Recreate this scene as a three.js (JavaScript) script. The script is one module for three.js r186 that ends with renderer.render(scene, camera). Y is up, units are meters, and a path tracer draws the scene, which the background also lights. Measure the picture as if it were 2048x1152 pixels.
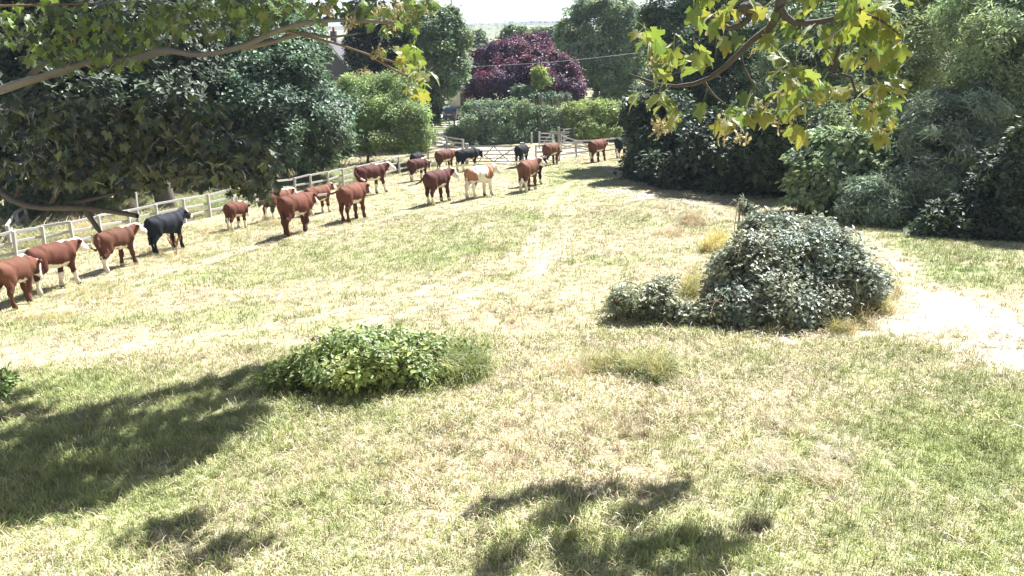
import * as THREE from 'three';
import { mergeGeometries } from 'three/addons/utils/BufferGeometryUtils.js';
import { RoundedBoxGeometry } from 'three/addons/geometries/RoundedBoxGeometry.js';

// ---------------------------------------------------------------- camera, sky, sun, exposure
const scene = new THREE.Scene();
const EYE = new THREE.Vector3(0, 5, 0), PITCH = 16.2 * Math.PI / 180, FOV = 36.5;
const camera = new THREE.PerspectiveCamera(FOV, 16 / 9, 0.1, 6000);
camera.position.copy(EYE); camera.rotation.x = -PITCH;
scene.add(camera);
const renderer = new THREE.WebGLRenderer({ antialias: true });
renderer.toneMapping = THREE.LinearToneMapping;
renderer.toneMappingExposure = 3.25;
renderer.shadowMap.enabled = true;
const SUN = new THREE.Vector3(0.396, 0.788, -0.472).normalize();   // towards the sun: ahead, to the right, high
{
  const w = 256, h = 128, data = new Float32Array(w * h * 4);
  for (let j = 0; j < h; j++) for (let i = 0; i < w; i++) {
    const el = ((j + 0.5) / h - 0.5) * Math.PI, az = ((i + 0.5) / w - 0.5) * 2 * Math.PI;
    const dir = new THREE.Vector3(Math.cos(el) * Math.cos(az), Math.sin(el), Math.cos(el) * Math.sin(az));
    const up = Math.max(0, Math.sin(el)), t = Math.pow(up, 0.38);
    const near = Math.max(0, dir.dot(SUN)), glow = 0.12 * Math.pow(near, 6) + 0.3 * Math.exp(-Math.max(0, el) * 9);
    const k = (j * w + i) * 4;
    if (el >= 0) {
      data[k] = 0.36 * (1 - t) + 0.022 * t + glow; data[k + 1] = 0.375 * (1 - t) + 0.04 * t + glow; data[k + 2] = 0.4 * (1 - t) + 0.1 * t + glow;
    } else { data[k] = 0.16; data[k + 1] = 0.15; data[k + 2] = 0.11; }
    data[k + 3] = 1;
  }
  const sky = new THREE.DataTexture(data, w, h, THREE.RGBAFormat, THREE.FloatType);
  sky.mapping = THREE.EquirectangularReflectionMapping; sky.magFilter = THREE.LinearFilter; sky.needsUpdate = true;
  scene.background = sky; scene.environment = sky;
}
const sun = new THREE.DirectionalLight(new THREE.Color(1, 0.978, 0.945), 5);
sun.position.copy(SUN).multiplyScalar(120).add(new THREE.Vector3(0, 0, -35)); sun.target.position.set(0, 0, -35);
sun.castShadow = true; sun.shadow.mapSize.set(4096, 4096);
Object.assign(sun.shadow.camera, { left: -70, right: 70, top: 70, bottom: -70, near: 1, far: 300 });
scene.add(sun, sun.target);
scene.fog = new THREE.FogExp2(new THREE.Color(0.64, 0.76, 1.0), 0.00026);

// ---------------------------------------------------------------- helpers
function rng(a) { return () => { a |= 0; a = a + 0x6D2B79F5 | 0; let t = Math.imul(a ^ a >>> 15, 1 | a); t = t + Math.imul(t ^ t >>> 7, 61 | t) ^ t; return ((t ^ t >>> 14) >>> 0) / 4294967296; }; }
const V = (x, y, z) => new THREE.Vector3(x, y, z);
const lerp = (a, b, t) => a + (b - a) * t, clamp = (x, a = 0, b = 1) => Math.min(b, Math.max(a, x));
const step = (a, b, x) => { const t = clamp((x - a) / (b - a)); return t * t * (3 - 2 * t); };
function hash(x, y) { let h = Math.imul(x | 0, 374761393) + Math.imul(y | 0, 668265263) | 0; h = Math.imul(h ^ h >>> 13, 1274126177); return ((h ^ h >>> 16) >>> 0) / 4294967296; }
function noise2(x, y) {
  const i = Math.floor(x), j = Math.floor(y), u = x - i, v = y - j, a = u * u * (3 - 2 * u), b = v * v * (3 - 2 * v);
  return lerp(lerp(hash(i, j), hash(i + 1, j), a), lerp(hash(i, j + 1), hash(i + 1, j + 1), a), b);
}
const fbm = (x, y) => 0.55 * noise2(x, y) + 0.28 * noise2(x * 2.1 + 7, y * 2.1 + 3) + 0.17 * noise2(x * 4.3 + 11, y * 4.3 + 17);
const noise3 = (x, y, z) => 0.5 * (noise2(x + z * 0.71 + 31, y - z * 0.53) + noise2(y + x * 0.37 - 9, z * 1.03 + x * 0.6));
const names = new Map();
function numbered(n) { const k = names.get(n) ?? 0; names.set(n, k + 1); return k ? n + '_' + String(k).padStart(3, '0') : n; }
function thing(name, label, category, pos = V(0, 0, 0), turn = 0, group) {
  const o = new THREE.Group(); o.name = numbered(name); o.position.copy(pos); o.rotation.y = turn;
  o.userData = { label, category }; if (group) o.userData.group = group; scene.add(o); return o;
}
function shadows(m) { m.castShadow = m.receiveShadow = true; return m; }
function part(name, geo, mat, parent) { const m = shadows(new THREE.Mesh(geo, mat)); m.name = name; parent.add(m); return m; }
function structure(name, geo, mat) { const m = shadows(new THREE.Mesh(geo, mat)); m.name = numbered(name); m.userData = { kind: 'structure' }; scene.add(m); return m; }
const dummy = new THREE.Object3D();
function instances(name, geo, mat, list, parent) {        // list of {p, q, s, c}
  const m = shadows(new THREE.InstancedMesh(geo, mat, list.length));
  list.forEach((e, i) => {
    dummy.position.copy(e.p); dummy.quaternion.copy(e.q); if (e.s.isVector3) dummy.scale.copy(e.s); else dummy.scale.setScalar(e.s);
    dummy.updateMatrix(); m.setMatrixAt(i, dummy.matrix); if (e.c) m.setColorAt(i, e.c);
  });
  m.name = name; m.userData.kind = 'stuff'; (parent || scene).add(m); return m;
}
const box = (w, h, d, x = 0, y = 0, z = 0) => new THREE.BoxGeometry(w, h, d).translate(x, y, z);
function bar(a, b, w, h, round = 0.012) {          // a board from a to b: w thick, h high
  const len = a.distanceTo(b), g = new RoundedBoxGeometry(len, h, w, 1, Math.min(round, w * 0.45, h * 0.45));
  const x = b.clone().sub(a).normalize(), z = V(0, 1, 0), side = x.clone().cross(z).normalize(), up = side.clone().cross(x);
  const m = new THREE.Matrix4().makeBasis(x, up, side).setPosition(a.clone().add(b).multiplyScalar(0.5));
  return g.applyMatrix4(m);
}
function limb(pts, r0, r1, sides = 7, rough = 0.12, seed = 1) {     // a tapered, slightly lumpy tube
  const R = rng(seed), curve = new THREE.CatmullRomCurve3(pts), n = Math.max(4, Math.round(curve.getLength() / Math.max(0.05, r0 * 2.2)));
  const N = Math.min(n, 48), pos = [], idx = [], uv = [], fr = curve.computeFrenetFrames(N, false), L = curve.getLength();
  for (let i = 0; i <= N; i++) {
    const t = i / N, p = curve.getPointAt(t), r = lerp(r0, r1, Math.pow(t, 0.85)) * (1 + rough * (R() - 0.5) * 2);
    for (let j = 0; j <= sides; j++) {
      const a = j / sides * 2 * Math.PI, rr = r * (1 + 0.06 * Math.sin(a * 3 + i));
      const q = p.clone().addScaledVector(fr.normals[i], Math.cos(a) * rr).addScaledVector(fr.binormals[i], Math.sin(a) * rr);
      pos.push(q.x, q.y, q.z); uv.push(j / sides * Math.max(1, Math.round(r0 * 8)), t * L * 1.5);
      if (i < N && j < sides) { const k = i * (sides + 1) + j; idx.push(k, k + 1, k + sides + 1, k + 1, k + sides + 2, k + sides + 1); }
    }
  }
  const g = new THREE.BufferGeometry(); g.setAttribute('position', new THREE.Float32BufferAttribute(pos, 3)); g.setAttribute('uv', new THREE.Float32BufferAttribute(uv, 2));
  g.setIndex(idx); g.computeVertexNormals(); return g;
}
// the line of sight of a place that was measured in the photograph (2048 x 1152), used to find where it stands on the land
const FL = 576 / Math.tan(FOV * Math.PI / 360);
function ray(px, py) { const x = (px - 1024) / FL, y = (576 - py) / FL; return V(x, y * Math.cos(PITCH) - Math.sin(PITCH), -(y * Math.sin(PITCH) + Math.cos(PITCH))); }
function at(px, py, d) { const r = ray(px, py); return EYE.clone().addScaledVector(r, d / -r.z); }       // at ground distance d
const scaleAt = (py, d) => { const r = ray(1024, py); return d / -r.z / FL; };                          // metres per pixel there

// ---------------------------------------------------------------- the lie of the land
function baseY(x, d) {
  const xx = clamp(x, -34, 40);
  let y = -0.055 * Math.min(d, 75) - 0.02 * Math.max(0, Math.min(d, 140) - 75);
  y += xx < 0 ? 0.06 * xx * step(0, 3, -xx) : 0.02 * xx;
  y += 3.4 * step(6.6, 1.0, d);
  return y;
}
const hummocks = [];          // [x, d, radius x, radius d, height]
function groundY(x, z) {
  const d = -z; let y = baseY(x, d);
  y += 0.16 * (fbm(x * 0.22 + 40, d * 0.22) - 0.5) + 0.05 * (fbm(x * 1.1, d * 1.1 + 9) - 0.5);
  for (const h of hummocks) { const q = ((x - h[0]) / h[2]) ** 2 + ((d - h[1]) / h[3]) ** 2; if (q < 1) y += h[4] * (1 - q) ** 2; }
  return y;
}
function land(px, py) {       // where the line of sight meets the ground
  const r = ray(px, py); let t = 2;
  for (let i = 0; i < 4000 && t < 400; i++) { const p = EYE.clone().addScaledVector(r, t); const g = p.y - groundY(p.x, p.z); if (g < 0.004) break; t += Math.max(0.004, g * 0.7); }
  const p = EYE.clone().addScaledVector(r, t); p.y = groundY(p.x, p.z); return p;
}
const onLand = (x, z, lift = 0) => V(x, groundY(x, z) + lift, z);
function slopeTurn(p) {       // quaternion that stands a thing square to the slope
  const e = 0.6, n = V(groundY(p.x - e, p.z) - groundY(p.x + e, p.z), 2 * e, groundY(p.x, p.z - e) - groundY(p.x, p.z + e)).normalize();
  return new THREE.Quaternion().setFromUnitVectors(V(0, 1, 0), n);
}
{ const a = land(1330, 425); hummocks.push([a.x, -a.z, 3.4, 2.6, 0.5]); const b = land(1385, 440); hummocks.push([b.x, -b.z, 1.1, 0.9, 0.28]); }

// how dry, how green, how bare the pasture is at a place
const spots = (list) => list.map(([px, py, rx, rd, w]) => { const p = land(px, py); return [p.x, -p.z, rx, rd, w]; });
const greenSpots = spots([[160, 900, 4.5, 3, 0.9], [300, 1060, 3, 1.6, 0.55], [1950, 1000, 2.4, 3, 0.75], [2020, 820, 2.2, 3, 0.6], [1250, 1110, 2.4, 0.8, 0.7], [700, 500, 5, 3.5, 0.55], [940, 500, 2.5, 2.5, 0.55],
  [1160, 360, 3, 10, 0.75], [1950, 545, 4, 3, 0.85], [1790, 480, 3, 3, 0.6], [120, 780, 3, 1.2, 0.8], [780, 720, 2.4, 1.2, 0.6], [380, 560, 4, 2, 0.3], [240, 640, 5, 1.6, 0.35], [1050, 440, 2, 4, 0.5], [1270, 725, 1.0, .8, 0.5]]);
const bareSpots = spots([[1975, 655, 1.8, 2.0, 0.95], [1895, 600, 0.9, 1.3, 0.75], [2035, 730, 1.2, 1.1, 0.8], [1700, 665, 2, 0.5, 0.45], [1790, 520, 0.8, 2.4, 0.35], [1080, 520, .7, 3.0, 0.35], [90, 720, 4, 0.9, 0.16], [420, 655, 4, 0.6, 0.14], [1750, 900, 0.8, 1.2, .25]]);
const tracks = [[[-10, 735], [300, 690], [620, 640], [860, 575], [1010, 530], [1075, 470], [1092, 425], [1120, 375], [1180, 345]], [[560, 690], [900, 600], [1075, 545], [1125, 480], [1135, 430], [1150, 385], [1195, 350]],
  [[-20, 650], [150, 610], [330, 545], [470, 505], [560, 477], [680, 458], [760, 440], [830, 415]], [[1450, 690], [1650, 672], [1800, 650], [1900, 620]], [[1730, 470], [1790, 520], [1830, 570], [1900, 620]]]
  .map((l) => l.map(([a, b]) => land(a, b)));
const trackWidth = [0.26, 0.26, 0.2, 0.4, 0.45], trackBare = [0.42, 0.36, 0.6, 0.45, 0.4];
function blob(list, x, d) { let s = 0; for (const b of list) { const q = ((x - b[0]) / b[2]) ** 2 + ((d - b[1]) / b[3]) ** 2; if (q < 4) s += b[4] * Math.exp(-q * 1.4); } return s; }
function trackAt(x, z) {
  let best = 0;
  tracks.forEach((t, k) => {
    let dm = 1e9;
    for (let i = 0; i + 1 < t.length; i++) { const a = t[i], b = t[i + 1], ux = b.x - a.x, uz = b.z - a.z, s = clamp(((x - a.x) * ux + (z - a.z) * uz) / (ux * ux + uz * uz)); const q = Math.hypot(x - a.x - ux * s, z - a.z - uz * s); if (q < dm) dm = q; }
    best = Math.max(best, trackBare[k] * step(trackWidth[k] * 1.6, trackWidth[k] * 0.3, dm + 0.25 * (fbm(x * 1.7, z * 1.7) - 0.5)));
  });
  return best;
}
function pasture(x, z) {      // {green, bare, tone}
  const d = -z, n = fbm(x * 0.45 + 3, d * 0.45 + 8), m = fbm(x * 1.6 + 30, d * 1.6 + 2), f = noise2(x * 6, d * 6);
  let green = 0.10 + blob(greenSpots, x, d) + 1.1 * (n - 0.5) + 0.9 * (m - 0.5) + 0.25 * (f - 0.5);
  let bare = blob(bareSpots, x, d); bare = bare * (0.6 + 0.9 * m) + (bare > 0.1 ? 0.5 * (f - 0.5) : 0) + trackAt(x, z) * (0.55 + 0.9 * m) + 0.5 * (m - 0.62);
  bare = clamp(bare); green = clamp(green) * (1 - 0.7 * bare);
  return { green, bare, tone: 0.75 + 0.5 * m };
}

// ---------------------------------------------------------------- materials
const std = (r, g, b, rough = 0.9, more = {}) => { const m = new THREE.MeshStandardMaterial({ roughness: rough, side: THREE.DoubleSide, ...more }); m.color.setRGB(r, g, b); return m; };
const leafy = (r, g, b, through = 0.4, gloss = 0.35, more = {}) => { const m = new THREE.MeshPhysicalMaterial({ roughness: 0.95, transmission: through, thickness: 0, clearcoat: gloss, clearcoatRoughness: 0.4, side: THREE.DoubleSide, ...more }); m.color.setRGB(r, g, b); return m; };
function texture(w, h, fill, srgb = false, wrap = THREE.RepeatWrapping) {
  const a = new Uint8Array(w * h * 4), c = [0, 0, 0];
  for (let j = 0; j < h; j++) for (let i = 0; i < w; i++) { fill(i, j, c); const k = (j * w + i) * 4; for (let q = 0; q < 3; q++) a[k + q] = 255 * clamp(srgb ? Math.pow(clamp(c[q]), 1 / 2.2) : c[q]); a[k + 3] = 255; }
  const t = new THREE.DataTexture(a, w, h, THREE.RGBAFormat); t.magFilter = THREE.LinearFilter; t.minFilter = THREE.LinearMipmapLinearFilter; t.generateMipmaps = true; t.wrapS = t.wrapT = wrap;
  if (srgb) t.colorSpace = THREE.SRGBColorSpace; t.needsUpdate = true; return t;
}
const tile = (f, w, h, i, j, s) => { const u = i / w, v = j / h, g = (a, b) => f((u + a) * s, (v + b) * s); return lerp(lerp(g(0, 0), g(-1, 0), u), lerp(g(0, -1), g(-1, -1), u), v); };
const barkMap = texture(256, 256, (i, j, c) => { const n = tile((x, y) => fbm(x * 2.4, y * 0.6), 256, 256, i, j, 14), l = step(0.6, 0.75, tile(fbm, 256, 256, i, j, 5)); c[0] = 0.5 + 0.45 * n + .12 * l; c[1] = 0.49 + 0.45 * n + 0.16 * l; c[2] = 0.46 + 0.45 * n; }, true);
const barkBump = texture(256, 256, (i, j, c) => { c[0] = c[1] = c[2] = tile((x, y) => fbm(x * 2.4, y * 0.6), 256, 256, i, j, 14); });
const woodMap = texture(256, 128, (i, j, c) => { const n = tile((x, y) => fbm(x * 0.5, y * 5), 256, 128, i, j, 8), s = tile(fbm, 256, 128, i, j, 3); c[0] = 0.55 + 0.5 * n * (0.6 + 0.7 * s); c[1] = c[0] * 0.99; c[2] = c[0] * 0.97; }, true);
const hideBump = texture(256, 256, (i, j, c) => { c[0] = c[1] = c[2] = tile((x, y) => fbm(x * 3, y), 256, 256, i, j, 16); });
const bark = std(0.13, 0.115, 0.1, 0.9, { map: barkMap, bumpMap: barkBump, bumpScale: 0.02 });
const paleBark = std(0.26, 0.24, 0.205, 0.85, { map: barkMap, bumpMap: barkBump, bumpScale: 0.012 });
const twigMat = std(0.17, 0.12, 0.075, 0.9);
const greyWood = std(0.44, 0.43, 0.42, 0.8, { map: woodMap }), paleWood = std(0.52, 0.51, 0.5, 0.75, { map: woodMap }), darkWood = std(0.12, 0.1, 0.085, 0.9, { map: woodMap });
const steel = std(0.62, 0.64, 0.66, 0.42, { metalness: 0.55 });

// ---------------------------------------------------------------- the ground
const MX = 40, MD = 80, MN = -12;                         // the pasture: x -40..40, 12 m behind the camera to 80 m ahead
const dryA = [0.46, 0.395, 0.25], dryB = [0.36, 0.3, 0.185], grn = [0.23, 0.285, 0.1], soil = [0.45, 0.38, 0.29], chalk = [0.56, 0.52, 0.46];
const chalkSpots = spots([[1980, 660, 1.9, 2.0, 1.0], [1895, 600, 0.9, 1.3, 0.7], [2040, 735, 1.2, 1.0, 0.7]]);
function groundColor(x, z, c) {
  const p = pasture(x, z), t = noise2(x * 3.1 + 5, z * 3.1), u = noise2(x * 11, z * 11), k = (0.62 + 0.38 * u + 0.2 * (t - 0.5)) * (1 + 0.25 * p.bare), ch = clamp(blob(chalkSpots, x, -z));
  for (let q = 0; q < 3; q++) { let v = lerp(dryB[q], dryA[q], clamp(t * 1.3)); v = lerp(v, grn[q] * (0.8 + 0.4 * t), p.green); v = lerp(v, lerp(soil[q], chalk[q], ch), p.bare); c[q] = v * k; }
}
const groundMap = texture(2048, 2048, (i, j, c) => groundColor(lerp(-MX, MX, i / 2047), -lerp(MN, MD, j / 2047), c), true, THREE.ClampToEdgeWrapping);
const clodBump = texture(512, 512, (i, j, c) => { c[0] = c[1] = c[2] = 0.6 * tile(fbm, 512, 512, i, j, 24) + 0.4 * tile(noise2, 512, 512, i, j, 90); });
clodBump.repeat.set(24, 28);
const graded = (a, b, f) => { const out = [a]; let x = a; while (x < b) { x += f(x); out.push(Math.min(x, b)); } return out; };
function sheet(xs, ds, height, uvOf, colorOf) {
  const pos = [], uv = [], col = [], idx = [], n = xs.length;
  ds.forEach((d) => xs.forEach((x) => { pos.push(x, height(x, -d), -d); if (uvOf) uv.push(...uvOf(x, d)); if (colorOf) col.push(...colorOf(x, d)); }));
  for (let j = 0; j + 1 < ds.length; j++) for (let i = 0; i + 1 < n; i++) { const a = j * n + i; idx.push(a, a + 1, a + n, a + 1, a + n + 1, a + n); }
  const g = new THREE.BufferGeometry(); g.setAttribute('position', new THREE.Float32BufferAttribute(pos, 3));
  if (uvOf) g.setAttribute('uv', new THREE.Float32BufferAttribute(uv, 2)); if (colorOf) g.setAttribute('color', new THREE.Float32BufferAttribute(col, 3));
  g.setIndex(idx); g.computeVertexNormals(); return g;
}
structure('meadow_ground', sheet(graded(-MX, MX, (x) => 0.16 + 0.018 * Math.abs(x)), graded(MN, MD, (d) => 0.12 + 0.0085 * Math.max(0, d)), groundY, (x, d) => [(x + MX) / (2 * MX), (d - MN) / (MD - MN)]),
  new THREE.MeshStandardMaterial({ map: groundMap, bumpMap: clodBump, bumpScale: 0.035, roughness: 1 }));
// the valley and the hills beyond, in fields
function hillY(x, d) {
  const inside = x > -MX && x < MX && d > MN && d < MD ? 1 : 0;
  let y = baseY(clamp(x, -34, 40), clamp(d, 0, 140));
  const k = (a, b) => step(a, b, d);
  y += -17 * k(140, 420) + 22 * k(560, 1500) + 24 * k(900, 1700) + 8 * (fbm(x * 0.0016 + 4, d * 0.0016) - 0.5) * k(200, 800) - 8 * k(1800, 2600);
  return y - 0.7 * inside;
}
function fieldColor(x, d) {
  if (d < 150) return [0.13, 0.15, 0.055];
  const u = x * 0.985 + d * 0.17, v = d * 0.985 - x * 0.17, i = Math.floor(u / 130 + 0.3 * noise2(v * 0.01, 4)), j = Math.floor(v / (105 + 40 * hash(i, 3)));
  const h = hash(i * 7 + 3, j * 5 + 1), n = 0.85 + 0.3 * noise2(x * 0.05, d * 0.05);
  const c = h < 0.3 ? [0.42, 0.38, 0.22] : h < 0.62 ? [0.2, 0.27, 0.09] : h < 0.8 ? [0.3, 0.33, 0.14] : h < 0.9 ? [0.16, 0.13, 0.1] : [0.13, 0.19, 0.07];
  return c.map((q) => q * n * 0.6);
}
structure('hills', sheet(graded(-2600, 2600, (x) => 3 + 0.05 * Math.abs(x)), graded(-400, 3000, (d) => 3 + 0.018 * Math.abs(d - 60)), (x, z) => hillY(x, -z), null, fieldColor), new THREE.MeshStandardMaterial({ vertexColors: true, roughness: 1 }));

// pale stony path at the right, and the track beyond the gates: thin sheets over the ground with a ragged edge
function patchMesh(name, outline, lift, mat, cell = 0.22) {
  const pts = outline.map(([a, b]) => land(a, b)), xs = pts.map((p) => p.x), zs = pts.map((p) => p.z);
  const inside = (x, z) => { let s = false; for (let i = 0, j = pts.length - 1; i < pts.length; j = i++) if ((pts[i].z > z) !== (pts[j].z > z) && x < (pts[j].x - pts[i].x) * (z - pts[i].z) / (pts[j].z - pts[i].z) + pts[i].x) s = !s; return s; };
  const x0 = Math.min(...xs), z0 = Math.min(...zs), nx = Math.ceil((Math.max(...xs) - x0) / cell), nz = Math.ceil((Math.max(...zs) - z0) / cell), pos = [], idx = [], uv = [], id = new Map();
  const vert = (i, j) => { const k = i * 9973 + j; if (!id.has(k)) { const x = x0 + (i + 0.7 * (hash(i, j) - 0.5)) * cell, z = z0 + (j + 0.7 * (hash(j, i + 51) - 0.5)) * cell; id.set(k, pos.length / 3); pos.push(x, groundY(x, z) + lift, z); uv.push(x, z); } return id.get(k); };
  for (let i = 0; i < nx; i++) for (let j = 0; j < nz; j++) {
    const x = x0 + (i + 0.5) * cell + 0.5 * (fbm(i * 0.5, j * 0.5) - 0.5), z = z0 + (j + 0.5) * cell + 0.5 * (fbm(i * 0.5 + 30, j * 0.5) - 0.5);
    if (!inside(x, z) || fbm(x * 1.9 + 60, z * 1.9) > 0.57) continue;
    idx.push(vert(i, j), vert(i, j + 1), vert(i + 1, j), vert(i + 1, j), vert(i, j + 1), vert(i + 1, j + 1));
  }
  const g = new THREE.BufferGeometry(); g.setAttribute('position', new THREE.Float32BufferAttribute(pos, 3)); g.setAttribute('uv', new THREE.Float32BufferAttribute(uv, 2)); g.setIndex(idx); g.computeVertexNormals();
  return structure(name, g, mat);
}
const stonyMap = texture(512, 512, (i, j, c) => { const a = tile(fbm, 512, 512, i, j, 18), b = tile(noise2, 512, 512, i, j, 120), k = 0.62 + 0.3 * a + 0.3 * (b - 0.5); c[0] = k; c[1] = k * 0.95; c[2] = k * 0.88; }, true);
const stony = std(0.54, 0.495, 0.46, 1, { map: stonyMap.clone(), bumpMap: clodBump.clone(), bumpScale: 0.03 }); stony.map.repeat.set(0.3, 0.3); stony.bumpMap.repeat.set(0.25, 0.25);
patchMesh('stony_path', [[1858, 582], [1905, 594], [1970, 618], [2060, 652], [2120, 700], [2120, 752], [2020, 728], [1950, 706], [1912, 676], [1882, 640], [1860, 608]], 0.008, stony, 0.16);
const mud = std(0.42, 0.38, 0.36, 0.8, { map: stony.map, bumpMap: stony.bumpMap, bumpScale: 0.03 });
patchMesh('worn_path', [[1196, 376], [1250, 380], [1330, 392], [1390, 404], [1388, 411], [1310, 404], [1240, 392], [1196, 384]], 0.01, mud, 0.2);
const track = patchMesh('farm_track', [[868, 262], [935, 262], [990, 291], [1180, 300], [1130, 318], [1000, 326], [930, 316], [900, 300], [862, 284]], 0.012, std(0.7, 0.67, 0.62, 1, { map: stony.map }), 0.5);
patchMesh('house_drive', [[866, 214], [905, 214], [925, 236], [935, 258], [862, 260], [866, 236]], 0.012, std(0.55, 0.52, 0.49, 1, { map: stony.map }), 0.6);

// ---------------------------------------------------------------- grass
function tuft(seed, n, h, w, spread, lie, segs = 3) {      // n blades in one geometry
  const R = rng(seed), pos = [], idx = [];
  for (let b = 0; b < n; b++) {
    const a = R() * 6.283, r = spread * Math.sqrt(R()), x = Math.cos(a) * r, z = Math.sin(a) * r, dir = R() * 6.283, hh = h * (0.45 + 0.75 * R()), bend = lie * (0.5 + R()), ww = w * (0.6 + 0.7 * R());
    const sx = -Math.sin(dir), sz = Math.cos(dir), curl = (R() - 0.5) * 1.6;
    let px = x, py = -0.015, pz = z, el = 1.5 - 0.35 * bend * R(), dd = dir; const base = pos.length / 3, sl = hh / segs;
    for (let s = 0; s <= segs; s++) {
      const k = ww * 0.5 * (s === segs ? 0.12 : 1 - 0.25 * s / segs);
      pos.push(px - sx * k, py, pz - sz * k, px + sx * k, py, pz + sz * k);
      if (s < segs) { const q = base + s * 2; idx.push(q, q + 1, q + 2, q + 1, q + 3, q + 2); }
      px += Math.cos(el) * Math.cos(dd) * sl; pz += Math.cos(el) * Math.sin(dd) * sl; py = Math.max(0.004 + 0.01 * R(), py + Math.sin(el) * sl);
      el -= bend * (0.5 + 0.5 * R()); dd += curl / segs;
    }
  }
  const g = new THREE.BufferGeometry(); g.setAttribute('position', new THREE.Float32BufferAttribute(pos, 3)); g.setIndex(idx); g.computeVertexNormals(); return g;
}
const bladeMat = std(1, 1, 1, 0.75), q0 = new THREE.Quaternion(), eul = new THREE.Euler();
const turnQ = (R, tilt = 0.2) => new THREE.Quaternion().setFromEuler(eul.set((R() - 0.5) * tilt, R() * 6.283, (R() - 0.5) * tilt));
const keepOff = [];            // [x, d, r]: places under bushes
function grassField(seed, area, dmin, dmax, perM2, geos, size, spread = 1.16) {
  const R = rng(seed), lists = geos.map(() => []), c = new THREE.Color();
  const half = (d) => 0.586 * spread * (d * 0.96 + (5 + 0.055 * d) * 0.279) + 0.6;
  const total = Math.round(perM2 * (half(dmin) + half(dmax)) * (dmax - dmin));
  for (let i = 0; i < total; i++) {
    const d = Math.sqrt(lerp(dmin * dmin, dmax * dmax, R())), x = (R() * 2 - 1) * half(d), z = -d, p = pasture(x, z), pick = R(), k = R();
    if (R() < p.bare * 0.88) continue;
    if (keepOff.some((b) => (x - b[0]) ** 2 + (d - b[1]) ** 2 < b[2] * b[2])) continue;
    const n = fbm(x * 0.9 + 70, d * 0.9), g = p.green;
    const isGreen = pick < 0.23 + 0.75 * g;
    if (isGreen) c.setRGB(lerp(0.24, 0.46, k), lerp(0.3, 0.48, k), lerp(0.09, 0.21, k)); else { const s = 0.75 + 0.5 * k; c.setRGB(0.56 * s, 0.48 * s, 0.315 * s); if (R() < 0.12) c.setRGB(0.28, 0.19, 0.11); else if (R() < 0.12) c.setRGB(0.78, 0.73, 0.58); }
    const tall = isGreen ? 1.0 : 0.85, cl = fbm(x * 2.6 + 11, d * 2.6), s = size * tall * (0.55 + 0.5 * R() + 1.1 * Math.max(0, n - 0.48) + 1.6 * Math.max(0, cl - 0.58));
    const shade = 0.78 + 0.44 * clamp(0.5 + 1.8 * (fbm(x * 3.4, d * 3.4 + 21) - 0.5)); c.multiplyScalar(shade);
    const gi = isGreen ? (R() < 0.5 ? 0 : 1) : 2 + Math.floor(R() * (geos.length - 2));
    lists[gi].push({ p: onLand(x, z), q: turnQ(R, 0.35), s: V(s, s * (0.8 + 0.5 * R()), s), c: c.clone() });
  }
  const root = new THREE.Group(); root.name = numbered('meadow_grass'); root.userData = { kind: 'stuff', ...area }; scene.add(root);
  lists.forEach((l, i) => { if (l.length) instances('grass_tufts', geos[i], bladeMat, l, root); });
  return lists.reduce((a, l) => a + l.length, 0);
}

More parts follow.
